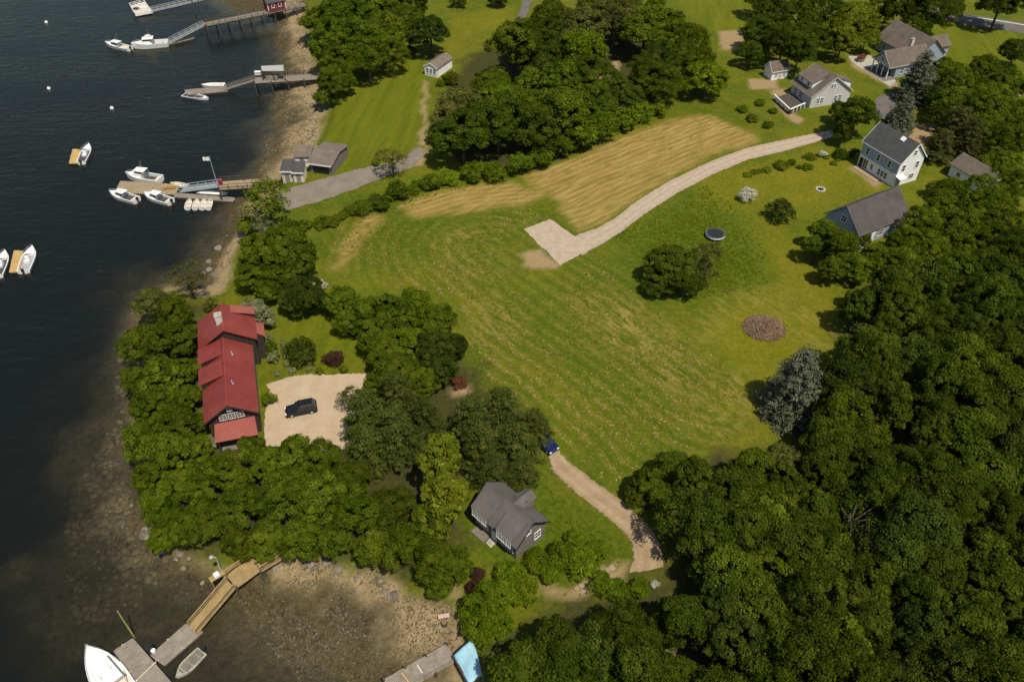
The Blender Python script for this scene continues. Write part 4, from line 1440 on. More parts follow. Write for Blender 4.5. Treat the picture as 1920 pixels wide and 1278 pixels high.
c = G(405, 320, 2.5)
p = G(407, 345, 0.5)
T = thing('flag_pole', 'tall thin pole with a small white pennant at the head of the brown pier', 'pole', p)
MB().tube([(0, 0, 0), (0, 0, 6.2)], [0.09, 0.05], 6).build('mast', M_ALU, T)
f = MB()
for i in range(4):
    f.hexa([(-0.35 * i, 0.08 * (i % 2), 5.2), (-0.35 * (i + 1), 0.08 * ((i + 1) % 2), 5.2), (-0.35 * (i + 1), 0.08 * ((i + 1) % 2) + 0.02, 5.2), (-0.35 * i, 0.08 * (i % 2) + .02, 5.2)],
           [(-0.35 * i, 0.08 * (i % 2), 6.0), (-0.35 * (i + 1), 0.08 * ((i + 1) % 2), 6.0), (-0.35 * (i + 1), 0.08 * ((i + 1) % 2) + 0.02, 6.0), (-0.35 * i, 0.08 * (i % 2) + .02, 6.0)])
f.build('pennant', M_WHITE, T)
c = G(414, 346, 0.4)
T = thing('bait_bin', 'small red bin at the head of the brown pier', 'bin', c)
MB().tube([(0, 0, 0), (0, 0, 0.9)], [0.4, 0.5], 10).build('bin_body', M_REDSHED, T)
MB().cyl((0, 0), 0.53, 0.9, 0.98, 10).build('lid', M_REDSHED, T)
c = G(318, 354, -2.05)
T = thing('lobster_trap_stack', 'stack of orange-brown lobster traps on the second tan float', 'traps', c, R(10))
for i in range(3):
    for k in range(2):
        mb = MB()
        x0, z0 = -1.2 + 0.85 * i, 0.42 * k
        for zz in (z0, z0 + 0.36):
            mb.bar((x0, -0.5, zz + .03), (x0, 0.5, zz + .03), 0.06).bar((x0 + .7, -0.5, zz + .03), (x0 + .7, 0.5, zz + .03), 0.06)
            mb.bar((x0, -0.5, zz + .03), (x0 + .7, -0.5, zz + .03), 0.06).bar((x0, 0.5, zz + .03), (x0 + .7, 0.5, zz + .03), 0.06)
        for j in range(6):
            mb.bar((x0 + .14 * j, -0.5, z0 + .38), (x0 + .14 * j, 0.5, z0 + .38), 0.04)
        mb.build('trap', M_ORANGE, T)

# two moored floats out in the bay
quad_float('swim_float', 'orange-planked float moored beside a small white centre-console boat', [(137, 280), (150, 281), (145, 306), (130, 306)], M_ORANGE)
quad_float('swim_float', 'orange-planked float moored between two white boats at the left edge', [(27, 470), (43, 471), (36, 509), (18, 510)], M_ORANGE)

# the yellow timber dock at the bottom
Z1 = 0.15
pier('shore_walk', 'yellow timber walkway coming off the wooded bank', G(484, 1064, Z1), G(548, 1026, Z1), 1.5, M_NEWWOOD, cat='walkway', rails=(1,), pile_step=2.5)
c4 = [G(448, 1078, Z1), G(474, 1100 - 14, Z1), G(500, 1056, Z1), G(470, 1040, Z1)]
pier('timber_platform', 'yellow timber platform with rails and steps above the seaweed flats', G(434, 1090, Z1), G(484, 1054, Z1), 2.4, M_NEWWOOD, cat='platform', rails=(-1,), pile_step=2.0)
gangway('timber_gangway', 'long yellow timber gangway sloping down to the grey floats', G(434, 1095, Z1), G(362, 1180, -1.95), 1.5, M_NEWWOOD, M_NEWWOOD, 0.9)
p = G(420, 1080, Z1)
T = thing('dock_lamp', 'grey lamp post standing on the yellow timber platform', 'lamp post', p)
MB().tube([(0, 0, -1.5), (0, 0, 4.1)], [0.09, 0.06], 8).build('post', M_ALU, T)
MB().bar((0, 0, 4.05), (-0.55, 0.1, 4.15), 0.08).build('arm', M_ALU, T)
MB().tube([(-0.55, 0.1, 4.2), (-0.55, 0.1, 4.0)], [0.12, 0.28], 10).build('lamp_shade', M_PALEMETAL, T)
p = G(410, 1086, Z1)
T = thing('fish_table', 'yellow timber table and locker at the seaward corner of the platform', 'table', p, R(40))
MB().box(-0.9, -0.4, 0.8, 0.9, 0.4, 0.88).build('table_top', M_NEWWOOD, T)
for x in (-.8, .8):
    for y in (-.33, .33):
        MB().box(x - .05, y - .05, -0.6, x + .05, y + .05, .8).build('leg', M_NEWWOOD, T)
MB().box(-0.3, -0.3, 0.88, 0.3, 0.3, 1.25).build('tub', M_WHITE, T)
quad_float('grey_float', 'weathered grey plank float at the foot of the timber gangway', [(380, 1184), (308, 1246), (283, 1228), (348, 1170)], M_OLDWOOD, step=0.2)
quad_float('grey_float', 'broad weathered grey float beside the white lobster boat', [(249, 1197), (332, 1292), (276, 1300), (214, 1220)], M_OLDWOOD, step=0.2)
a, b = G(293, 1240, -2.0), G(258, 1274, -2.0)
T = thing('white_oar', 'long pale oar lying across the broad grey float', 'oar', a)
MB().tube([(0, 0, 0.08), tuple((b - a) + Vector((0, 0, 0.08)))], 0.05, 6).build('shaft', M_CREAM, T)
dv = (b - a).normalized()
MB().bar(tuple((b - a) + Vector((0, 0, 0.08))), tuple((b - a) + dv * 0.5 + Vector((0, 0, 0.08))), 0.22, 0.03).build('blade', M_CREAM, T)
c = G(249, 1196, WATER)
T = thing('mooring_pole', 'tall greenish mooring pole at the corner of the broad grey float', 'pole', (c.x, c.y + 0.3, -4.5))
MB().tube([(0, 0, 0), (0, 0, 7.5)], [0.12, 0.07], 7).build('shaft', mat('weedy_pole', (0.30, 0.33, 0.10), 0.8, 0.2, 3), T)
MB().cyl((0, 0), 0.09, 7.5, 7.6, 7).build('cap', M_OLDWOOD, T)
c = G(283, 1217, -2.0)
T = thing('outboard_dinghy_gear', 'dark outboard motor clamped to the grey float', 'motor', c)
MB().box(-0.25, -0.35, 0.1, 0.25, 0.35, 0.7).build('cowling', M_BLACKP, T)
MB().box(-0.1, -0.1, -0.7, 0.1, 0.1, 0.1).build('shaft', M_BLACKP, T)
c = G(289, 1222, -2.0)
T = thing('white_bucket', 'small white bucket on the corner of the grey float', 'bucket', c)
MB().tube([(0, 0, 0), (0, 0, 0.5)], [0.2, 0.27], 10).build('pail', M_WHITE, T)
MB().tube([(-0.26, 0, 0.48), (-0.15, 0, 0.68), (0.15, 0, 0.68), (0.26, 0, 0.48)], 0.02, 4).build('handle', M_ALU, T)

# the grey pier at the bottom edge and the pale blue tarpaulin
pier('grey_pier', 'old grey plank pier crossing the flats at the bottom edge', G(728, 1290, -0.7), G(846, 1222, -0.6), 2.4, M_OLDWOOD, rails=(1,), rail_m=M_OLDWOOD, rail_h=0.5, pile_step=2.2)
for i, (p0, p1, lab) in enumerate((((782, 1246), (792, 1262), 'pale timber lying across the old grey pier nearer the tarpaulin'), ((753, 1261), (767, 1280), 'yellow timber lying across the old grey pier nearer the bottom edge'))):
    a, b = G(*p0, -0.6), G(*p1, -0.6)
    T = thing('loose_timber', lab, 'timber', a, 0, 'timbers on the grey pier')
    MB().bar((0, 0, 0.07), tuple((b - a) + Vector((0, 0, 0.07))), 0.14, 0.12).build('timber', M_CREAM if i == 0 else M_ORANGE, T)
    MB().bar((0.1, 0, 0.0), (0.35, 0, 0.0), 0.1, 0.05).build('cleat', M_OLDWOOD, T)
cz = 0.5
c = [G(850, 1228, cz), G(887, 1196, cz), G(905, 1264, cz), G(880, 1284, cz)]
o_ = G(876, 1242, 0)
n = 18
mb = MB()
for i in range(n):
    for j in range(n):
        p = c[0].lerp(c[1], j / (n - 1)).lerp(c[3].lerp(c[2], j / (n - 1)), i / (n - 1))
        u, v = i / (n - 1), j / (n - 1)
        hgt = 0.35 * math.sin(math.pi * v) ** 0.7 + 0.06 * math.sin(9 * u + 4 * v) + 0.05 * math.sin(17 * v - 6 * u)
        mb.v.append((p.x - o_.x, p.y - o_.y, cz + hgt * (1 if 0 < i < n - 1 else 0.5)))
for i in range(n - 1):
    for j in range(n - 1):
        k = i * n + j
        mb.f.append((k, k + 1, k + n + 1, k + n))
T = thing('boat_cover', 'pale blue tarpaulin stretched over a frame at the bottom edge of the shore', 'tarpaulin', (o_.x, o_.y, 0))
ob = mb.build('tarpaulin', M_TARP, T, smooth=True)
md = ob.modifiers.new('thick', 'SOLIDIFY')
md.thickness = 0.02
for k in range(4):
    p = c[k]
    MB().box(p.x - o_.x - .06, p.y - o_.y - .06, -1.5, p.x - o_.x + .06, p.y - o_.y + .06, cz).build('frame_post', M_OLDWOOD, T)
MB().bar(tuple(c[0] - Vector((o_.x, o_.y, 0.1))), tuple(c[3] - Vector((o_.x, o_.y, 0.1))), 0.2, 0.3).build('edge_board', M_PILE, T)


# ------------------------------------------------------------------ boats
def hull_parts(T, Ln, B, fb, foredeck, hullm, deckm, solem, sole_z=0.12, rim=0.16, blunt=0.0):
    n = 18
    st = []
    for i in range(n + 1):
        t = i / n
        k = 0.9 + 0.1 * math.sin(math.pi * min(t / 0.55, 1) / 2) if t < 0.5 else max(blunt, (1 - max(0, (t - 0.5) / 0.5) ** 2.3))
        hb = B / 2 * k
        sh = fb * (1 + 0.38 * t * t)
        st.append((-Ln / 2 + Ln * t, max(hb, 0.03), sh))
    mb = MB()
    rows = []
    for x, hb, sh in st:
        r = len(mb.v)
        rake = 0.0 if x < Ln / 2 - 0.01 else 0.12 * Ln * 0.3
        mb.v += [(x + rake, -hb, sh), (x, -hb * 0.86, 0.0), (x - rake, 0, -0.3), (x, hb * 0.86, 0.0), (x + rake, hb, sh)]
        rows.append(r)
    for a, b in zip(rows, rows[1:]):
        for k in range(4):
            mb.f.append((a + k, a + k + 1, b + k + 1, b + k))
    mb.f.append(tuple(rows[0] + k for k in reversed(range(5))))
    mb.build('hull', hullm, T, smooth=False)
    d, so = MB(), MB()
    nf = int(n * foredeck)
    inn = []
    for x, hb, sh in st:
        inn.append((x, max(hb - rim, 0.0), sh))
    for i in range(n):
        (x0, h0, s0), (x1, h1, s1) = st[i], st[i + 1]
        (_, g0, _), (_, g1, _) = inn[i], inn[i + 1]
        if i >= nf:
            d.quad((x0, -h0, s0), (x1, -h1, s1), (x1, 0, s1 + 0.06), (x0, 0, s0 + 0.06))
            d.quad((x0, 0, s0 + 0.06), (x1, 0, s1 + 0.06), (x1, h1, s1), (x0, h0, s0))
        else:
            for sg in (-1, 1):
                d.quad((x0, sg * h0, s0), (x1, sg * h1, s1), (x1, sg * g1, s1 + .01), (x0, sg * g0, s0 + .01))
                d.quad((x0, sg * g0, s0 + .01), (x1, sg * g1, s1 + .01), (x1, sg * g1, sole_z), (x0, sg * g0, sole_z))
            so.quad((x0, -g0, sole_z), (x1, -g1, sole_z), (x1, g1, sole_z), (x0, g0, sole_z))
    x0, h0, s0 = st[0]
    d.box(x0, -h0, s0 - 0.08, x0 + 0.14, h0, s0 + 0.02)
    if nf < n:
        x, g, s_ = inn[nf]
        d.quad((x, -g, sole_z), (x, g, sole_z), (x, g, s_), (x, -g, s_))
    d.build('deck', deckm, T)
    so.build('cockpit_sole', solem, T)
    return st


def boat(name, label, bow, stern, B, kind, cat='boat', group=None, L=None, cols=None):
    a, b = G(*stern, WATER + 0.4), G(*bow, WATER + 0.4)
    Ln = L or (b - a).length
    c = (a + b) / 2
    if L:
        c = b - (b - a).normalized() * L / 2
    rz = math.atan2(b.y - a.y, b.x - a.x)
    T = thing(name, label, cat, (c.x, c.y, WATER), rz, group)
    hullm, deckm, solem = cols or (M_GEL, M_GEL, M_GREYSOLE)
    fb = {'skiff': 0.42, 'dinghy': 0.4, 'console': 0.62, 'cruiser': 1.15, 'lobster': 1.0, 'cuddy': 0.75}[kind]
    fd = {'skiff': 0.88, 'dinghy': 0.92, 'console': 0.72, 'cruiser': 0.45, 'lobster': 0.5, 'cuddy': 0.55}[kind]
    hull_parts(T, Ln, B, fb, fd, hullm, deckm, solem, 0.15 if kind in ('skiff', 'dinghy') else 0.3)
    if kind in ('skiff', 'dinghy'):
        for x in ((-0.3, 0.05) if kind == 'dinghy' else (-0.32, -0.02, 0.25)):
            w = B * (0.42 if x < 0.2 else 0.34)
            MB().box(Ln * x - 0.14, -w, 0.28, Ln * x + 0.14, w, 0.33).build('thwart', M_OLDWOOD if kind == 'skiff' else M_CREAM, T)
    else:
        if kind == 'console':
            MB().hexa([(-0.35, -0.4, .3), (0.45, -0.4, .3), (0.45, 0.4, .3), (-0.35, 0.4, .3)], [(-0.25, -0.35, 1.2), (0.25, -0.35, 1.2), (0.25, 0.35, 1.2), (-0.25, 0.35, 1.2)]).build('console', M_GEL, T)
            MB().hexa([(0.22, -0.36, 1.2), (0.27, -0.36, 1.2), (0.27, 0.36, 1.2), (0.22, 0.36, 1.2)], [(0.0, -0.32, 1.55), (0.05, -0.32, 1.55), (0.05, 0.32, 1.55), (0.0, 0.32, 1.55)]).build('windshield', M_GLASS, T)
            MB().box(-1.1, -0.45, 0.3, -0.6, 0.45, 0.75).build('seat', M_GEL, T)
        if kind in ('cuddy', 'cruiser', 'lobster'):
            x0, x1 = -Ln * 0.02, Ln * 0.2
            w = B * 0.36
            zt = fb + {'cuddy': 0.9, 'cruiser': 1.25, 'lobster': 1.35}[kind]
            if kind != 'cuddy':
                MB().hexa([(x0, -w, .3), (x1 + Ln * 0.1, -w * .8, fb), (x1 + Ln * 0.1, w * .8, fb), (x0, w, .3)], [(x0, -w * .92, zt - .55), (x1, -w * .72, zt - .55), (x1, w * .72, zt - .55), (x0, w * .92, zt - .55)]).build('cabin', M_GEL, T)
            # glazing between cabin and roof
            MB().hexa([(x0, -w * .9, zt - .55), (x1 - .05, -w * .7, zt - .55), (x1 - .05, w * .7, zt - .55), (x0, w * .9, zt - .55)], [(x0, -w * .85, zt), (x1 - .3, -w * .66, zt), (x1 - .3, w * .66, zt), (x0, w * .85, zt)]).build('windshield', M_GLASS, T)
            MB().hexa([(x0 - Ln * 0.1, -w * .95, zt), (x1, -w * .8, zt), (x1, w * .8, zt), (x0 - Ln * 0.1, w * .95, zt)], [(x0 - Ln * 0.1, -w * .9, zt + .12), (x1 - .1, -w * .74, zt + .12), (x1 - .1, w * .74, zt + .12), (x0 - Ln * 0.1, w * .9, zt + .12)]).build('hard_top', M_GEL, T)
            for sg in (-1, 1):
                MB().box(x0 - Ln * 0.09, sg * w * .88 - .04, .3, x0 - Ln * 0.09 + .08, sg * w * .88 + .04, zt).build('roof_post', M_ALU, T)
            for k, ax in enumerate((x0, x0 + 0.4)):
                MB().tube([(ax, w * (0.5 - k), zt + .1), (ax - .3, w * (0.5 - k), zt + 2.0)], [.03, .015], 5).build('antenna', M_ALU, T)
            for x in (0.32, 0.38):
                MB().box(Ln * x - .2, -.2, fb + .1 + .15 * (x - .2), Ln * x + .2, .2, fb * 1.2 + .08).build('hatch', M_DARKIN, T) if x == 0.32 else None
            MB().box(-Ln * 0.46, -B * .34, .3, -Ln * 0.38, B * .34, .8).build('stern_seat', M_CREAM, T)
            if kind == 'cruiser':
                MB().hexa([(x0 - .3, -w * .5, zt + .12), (x1 - .6, -w * .4, zt + .12), (x1 - .6, w * .4, zt + .12), (x0 - .3, w * .5, zt + .12)], [(x0 - .3, -w * .5, zt + .7), (x1 - 1.0, -w * .4, zt + .7), (x1 - 1.0, w * .4, zt + .7), (x0 - .3, w * .5, zt + .7)]).build('flybridge', M_GEL, T)
        # bow rail
        pts = [(Ln * t, s * B / 2 * max(0.06, (1 - max(0, t / 0.5) ** 2.3)) * 0.93, fb * 1.25 + 0.4) for s, t in ((-1, .1), (-1, .25), (-1, .38), (-1, .46), (0, .485), (1, .46), (1, .38), (1, .25), (1, .1))]
        rb = MB().tube(pts, 0.025, 5)
        for p in pts[::2]:
            rb.tube([(p[0], p[1], fb), p], 0.02, 4)
        rb.build('bow_rail', M_ALU, T)
    if kind in ('console', 'cuddy', 'skiff', 'dinghy') and kind != 'dinghy':
        m = MB()
        x = -Ln / 2
        m.hexa([(x - .45, -.2, fb), (x + .05, -.2, fb), (x + .05, .2, fb), (x - .45, .2, fb)], [(x - .4, -.14, fb + .5), (x, -.16, fb + .45), (x, .16, fb + .45), (x - .4, .14, fb + .5)])
        m.box(x - .28, -.07, -.5, x - .1, .07, fb)
        m.build('outboard_motor', M_BLACKP, T)
    return T


DARKSOLE = (M_GEL, M_GEL, M_DARKIN)
boat('motor_cruiser', 'big white motor cruiser with a flybridge moored below the long pier', (250, 88), (316, 82), 3.4, 'cruiser')
boat('cuddy_boat', 'small white boat moored nose-out ahead of the big cruiser', (199, 82), (244, 92), 2.5, 'cuddy', cols=(M_GEL, M_GEL, M_CREAM))
boat('open_boat', 'white-rimmed open boat with a dark interior beside the canopy pier float', (390, 184), (344, 177), 2.3, 'skiff', cols=DARKSOLE)
boat('white_dinghy', 'cream dinghy hauled alongside the far edge of the canopy pier float', (379, 159), (421, 158), 2.0, 'dinghy', cols=(M_GEL, M_GEL, M_CREAM))
boat('lobster_boat', 'white cabin boat with antennas tied along the far side of the tan float', (239, 330), (302, 338), 2.7, 'lobster', cols=(M_GEL, M_GEL, M_DARKIN))
boat('centre_console_boat', 'white cuddy boat tied to the seaward near corner of the tan float', (207, 362), (257, 376), 2.4, 'cuddy', cols=DARKSOLE)
boat('centre_console_boat', 'white cuddy boat tied midway along the near side of the tan float', (271, 365), (321, 379), 2.4, 'cuddy', cols=DARKSOLE)
boat('white_dinghy', 'cream dinghy tied behind the cabin boat at the aluminium gangway', (320, 343), (350, 348), 1.5, 'dinghy', cols=(M_GEL, M_CREAM, M_CREAM))
for i, x in enumerate((352, 366, 379, 391)):
    boat('row_dinghy', ['leftmost', 'second from left', 'third from left', 'rightmost'][i] + ' of the four white dinghies abreast beside the thin grey float', (x + 4, 373), (x - 1, 390), 1.35, 'dinghy', 'dinghy', 'dinghies abreast at the thin float', cols=(M_GEL, M_CREAM, M_CREAM))
boat('centre_console_boat', 'white centre-console boat beside the lone orange float out in the bay', (168, 272), (152, 305), 2.2, 'console', cols=DARKSOLE)
boat('covered_boat', 'white open boat with a plain grey floor beside the orange float at left', (62, 464), (44, 509), 2.5, 'console', cols=(M_GEL, M_GEL, M_GREYSOLE))
boat('centre_console_boat', 'white boat with a dark interior cut by the left edge of the frame', (11, 472), (-6, 518), 2.4, 'console', cols=DARKSOLE)
boat('lobster_boat', 'large white lobster boat with a broad foredeck at the bottom edge', (168, 1218), (258, 1345), 3.6, 'lobster', L=11.0, cols=(M_GEL, M_GEL, M_CREAM))
boat('workskiff', 'shabby pale skiff full of gear floating beside the grey float', (331, 1268), (379, 1219), 1.7, 'skiff', cols=(mat('weathered_hull', (0.40, 0.38, 0.29), 0.8, 0.25, 2), mat('weathered_deck', (0.36, 0.34, 0.25), 0.85, 0.3, 2), M_GREYSHING))

for px, py, lab in [(87, 43, 'white mooring buoy far out near the top left corner'), (92, 167, 'white mooring buoy above the lone orange float'), (210, 204, 'white mooring buoy between the canopy pier and the tan float'), (372, 3, 'white mooring buoy near the raft gangway at the top edge')]:
    c = G(px, py, WATER)
    T = thing('mooring_buoy', lab, 'buoy', c, 0, 'white mooring buoys')
    MB().tube([(0, 0, -.3), (0, 0, -.1), (0, 0, .2), (0, 0, .45), (0, 0, .55)], [.1, .38, .45, .3, .08], 12).build('ball', M_WHITE, T, smooth=True)
    MB().tube([(0, 0, .5), (0, 0, .9)], .04, 5).build('pick_up_staff', M_ALU, T)


# ------------------------------------------------------------------ cars
def car(name, label, front, rear, paint, z=0.0, suv=False):
    a, b = G(*rear, 0.4), G(*front, 0.4)
    c = (a + b) / 2
    Ln = (b - a).length
    W = 1.86
    T = thing(name, label, 'car', (c.x, c.y, hz(c.x, c.y) + 0.05), math.atan2(b.y - a.y, b.x - a.x))
    hh = 1.7 if suv else 1.46
    x = lambda t: -Ln / 2 + Ln * t
    prof = [(0.0, .45), (0.01, .85), (0.04, .98), (0.16, 1.0), (0.62, .97), (0.72, .93), (0.93, .78), (0.99, .62), (1.0, .4), (0.98, .25), (0.02, .25)]
    mb = MB()
    rows = []
    for yk, s in ((-1, .0), (-.96, .03), (.96, .03), (1, .0)):
        r = len(mb.v)
        for t, zz in prof:
            tt = 0.5 + (t - 0.5) * (1 - (0.03 if abs(yk) == 1 else 0))
            mb.v.append((x(tt), yk * W / 2, zz - (0.04 if abs(yk) == 1 else 0) + (0.02 if zz == .25 else 0)))
        rows.append(r)
    k = len(prof)
    for a_, b_ in zip(rows, rows[1:]):
        for i in range(k):
            j = (i + 1) % k
            mb.f.append((a_ + i, a_ + j, b_ + j, b_ + i))
    mb.f.append(tuple(rows[0] + i for i in reversed(range(k))))
    mb.f.append(tuple(rows[3] + i for i in range(k)))
    body = mb.build('body', paint, T)
    r0 = 0.03 if suv else 0.1
    lo, hi = (r0, .70), (r0 + .1, .52)
    w0, w1 = W / 2 * .93, W / 2 * .74
    MB().hexa([(x(lo[0]), -w0, .97), (x(lo[1]), -w0, .94), (x(lo[1]), w0, .94), (x(lo[0]), w0, .97)], [(x(hi[0]), -w1, hh - .06), (x(hi[1]), -w1, hh - .06), (x(hi[1]), w1, hh - .06), (x(hi[0]), w1, hh - .06)]).build('windows', M_CARGLASS, T)
    MB().hexa([(x(hi[0] - .01), -w1 - .03, hh - .07), (x(hi[1] + .02), -w1 - .03, hh - .07), (x(hi[1] + .02), w1 + .03, hh - .07), (x(hi[0] - .01), w1 + .03, hh - .07)], [(x(hi[0] + .03), -w1 + .1, hh), (x(hi[1] - .03), -w1 + .1, hh), (x(hi[1] - .03), w1 - .1, hh), (x(hi[0] + .03), w1 - .1, hh)]).build('roof', paint, T)
    for t in (lo[0] + .01, .33, lo[1] - .01):
        for sg in (-1, 1):
            tt = hi[0] + (t - lo[0]) / (lo[1] - lo[0]) * (hi[1] - hi[0])
            MB().bar((x(t), sg * (w0 + .005), .96), (x(tt), sg * (w1 + .01), hh - .05), .07).build('pillar', paint, T)
    for t in (.19, .81):
        for sg in (-1, 1):
            wh = MB().tube([(x(t), sg * (W / 2 - .22), .33), (x(t), sg * (W / 2 + .015), .33)], .34, 16).build('wheel', M_RUBBER, T)
            MB().tube([(x(t), sg * (W / 2 - .05), .33), (x(t), sg * (W / 2 + .03), .33)], .2, 10).build('rim', M_ALU, wh)
    for sg in (-1, 1):
        MB().box(x(.965), sg * .66 - .18, .58, x(.99) + .03, sg * .66 + .18, .7).build('headlight', M_WHITE, T)
        MB().box(x(.0) - .02, sg * .68 - .15, .72, x(.02), sg * .68 + .15, .86).build('tail_light', M_REDSHED, T)
        MB().box(x(.62), sg * (W / 2 + .02), .95, x(.65), sg * (W / 2 + .2), 1.07).build('mirror', paint, T) if sg > 0 else MB().box(x(.62), sg * (W / 2 + .2), .95, x(.65), sg * (W / 2 + .02), 1.07).build('mirror', paint, T)
    return T


car('parked_car', 'black car parked on the gravel court beside the red-roofed house', (535, 774), (595, 762), M_CARBLK, suv=True)
car('parked_car', 'dark blue car at the top of the dirt lane under the pines', (1040, 848), (1010, 820), M_CARBLU)

# ------------------------------------------------------------------ garden things
c = G(1340, 445)
T = thing('trampoline', 'round black trampoline with a pale rim standing in the long grass', 'trampoline', (c.x, c.y, hz(c.x, c.y)))
ring = [(1.75 * math.cos(a), 1.75 * math.sin(a), 0.9) for a in [2 * math.pi * i / 28 for i in range(29)]]
MB().tube([(0, 0, .86), (0, 0, .88)], 1.5, 28).build('jumping_mat', M_MAT, T)
rg = MB()
for i in range(28):
    p, q = Vector(ring[i]), Vector(ring[i + 1])
    pi, qi = p * .84, q * .84
    pi.z = qi.z = .89
    rg.hexa([pi - Vector((0, 0, .05)), p - Vector((0, 0, .05)), q - Vector((0, 0, .05)), qi - Vector((0, 0, .05))], [pi, p, q, qi])
rg.build('safety_pad', M_DARKIN, T)
rs = MB()
for i in range(28):
    p, q = Vector(ring[i]) * 1.01, Vector(ring[i + 1]) * 1.01
    rs.hexa([p * .995 - Vector((0, 0, .32)), p - Vector((0, 0, .32)), q - Vector((0, 0, .32)), q * .995 - Vector((0, 0, .32))], [p * .995 - Vector((0, 0, .03)), p - Vector((0, 0, .03)), q - Vector((0, 0, .03)), q * .995 - Vector((0, 0, .03))])
rs.build('skirt', M_WHITE, T)
for i in range(6):
    a = 2 * math.pi * i / 6 + .3
    MB().tube([(1.7 * math.cos(a), 1.7 * math.sin(a), 0), (1.7 * math.cos(a), 1.7 * math.sin(a), .85)], .04, 6).build('leg', M_ALU, T)

c = G(1433, 615)
T = thing('brush_pile', 'big round heap of dead brown branches on the mown grass', 'brush pile', (c.x, c.y, hz(c.x, c.y)))
mb = MB()
rnd = random.Random(4)
for i in range(1500):
    r_ = 3.2 * math.sqrt(rnd.random())
    a = rnd.random() * 2 * math.pi
    x_, y_ = r_ * math.cos(a), r_ * math.sin(a) * 0.92
    zz = 1.05 * (1 - (r_ / 3.4) ** 2) * rnd.uniform(.55, 1.05) + .05
    b_ = rnd.random() * 2 * math.pi
    l_ = rnd.uniform(.4, 1.3)
    d_ = Vector((math.cos(b_) * l_, math.sin(b_) * l_, rnd.uniform(-.3, .35)))
    mb.bar(Vector((x_, y_, zz)) - d_ / 2, Vector((x_, y_, zz)) + d_ / 2, rnd.uniform(.03, .08))
mb.build('branches', M_TWIG, T, kind='stuff')
md = MB()
md.tube([(0, 0, 0), (0, 0, .3), (0, 0, .62), (0, 0, .8)], [3.0, 2.4, 1.4, .3], 20)
md.build('mound', mat('dark_brush_core', (0.09, 0.062, 0.038), 0.95, 0.3, 3), T)

c = G(1538, 356)
T = thing('stone_fire_ring', 'small ring of pale stones on the lawn below the white house', 'fire ring', (c.x, c.y, hz(c.x, c.y)))
for i in range(11):
    a = 2 * math.pi * i / 11
    MB().tube([(.8 * math.cos(a), .8 * math.sin(a), -.05), (.8 * math.cos(a), .8 * math.sin(a), .15), (.8 * math.cos(a), .8 * math.sin(a), .3)], [.26, .28, .14], 6).build('stone', M_STONE, T)
MB().cyl((0, 0), .6, -.02, .05, 14).build('ash_bed', M_BLACKP, T)

c = G(832, 1156, -0.9)
T = thing('shore_bench', 'small faded pink bench on the pebbles above the old grey pier', 'bench', (c.x, c.y, hz(c.x, c.y)), R(12))
MB().box(-.65, -.25, .42, .65, .25, .5).build('seat', M_PINKBOX, T)
for x_ in (-.5, .5):
    MB().box(x_ - .05, -.22, 0, x_ + .05, .22, .42).build('leg', M_PINKBOX, T)
c = G(833, 1168, -0.9)
T = thing('fire_barrel', 'low dark barrel on the pebbles just below the pink bench', 'barrel', (c.x, c.y, hz(c.x, c.y)))
MB().tube([(0, 0, 0), (0, 0, .3), (0, 0, .6)], [.34, .38, .34], 12).build('drum', M_PILE, T)
MB().cyl((0, 0), .3, .6, .62, 12).build('ash_bed', M_TWIG, T)
# garden steps of timbers below the cottage lawn
a, b = G(1078, 1106), G(1152, 1062)
T = thing('timber_edging', 'row of tan landscape timbers edging the bank above the woods', 'edging', (a.x, a.y, hz(a.x, a.y)))
d_ = b - a
for i in range(9):
    p = d_ * (i / 9) + Vector((0, 0, .05 + .03 * (i % 2)))
    q = d_ * ((i + .93) / 9) + Vector((0, 0, .05 + .03 * ((i + 1) % 2)))
    MB().bar(p, q, .5 + .1 * (i % 3), .3).build('timber', M_TANWOOD, T)
s_ = side_of(a, b)
for i in range(4):
    p = d_ * (i / 5 + .05) + s_ * .7
    MB().bar(p, p + d_ * .18, .3, .22).build('timber', M_OLDWOOD, T)

# ------------------------------------------------------------------ vegetation meshes
def unit(v):
    return v / (np.linalg.norm(v, axis=-1, keepdims=True) + 1e-9)


def leaf_mesh(name, P, Nn, size, tint, rng, asp=0.75, along=None):
    n = len(P)
    t = unit(np.cross(Nn, unit(rng.normal(size=(n, 3))))) if along is None else unit(along)
    b = unit(np.cross(Nn, t))
    s = size[:, None] / 2
    q = np.stack([P - t * s * .55 - b * s * asp, P + t * s * 0.6 - b * s * asp * .8, P + t * s * 1.0 + b * s * asp * .55, P - t * s * .8 + b * s * asp], 1)
    me = bpy.data.meshes.new(name)
    me.vertices.add(4 * n)
    me.vertices.foreach_set('co', q.reshape(-1).astype(np.float32))
    me.loops.add(4 * n)
    me.loops.foreach_set('vertex_index', np.arange(4 * n))
    me.polygons.add(n)
    me.polygons.foreach_set('loop_start', np.arange(0, 4 * n, 4))
    me.polygons.foreach_set('loop_total', np.full(n, 4))
    me.update(calc_edges=True)
    at = me.attributes.new('tint', 'FLOAT', 'FACE')
    at.data.foreach_set('value', np.clip(tint, 0, 1).astype(np.float32))
    return me


def rand_dir(rng, n, zmin=-1.0):
    z = rng.uniform(zmin, 1, n)
    a = rng.uniform(0, 2 * np.pi, n)
    r = np.sqrt(np.maximum(0, 1 - z * z))
    return np.stack([r * np.cos(a), r * np.sin(a), z], 1)


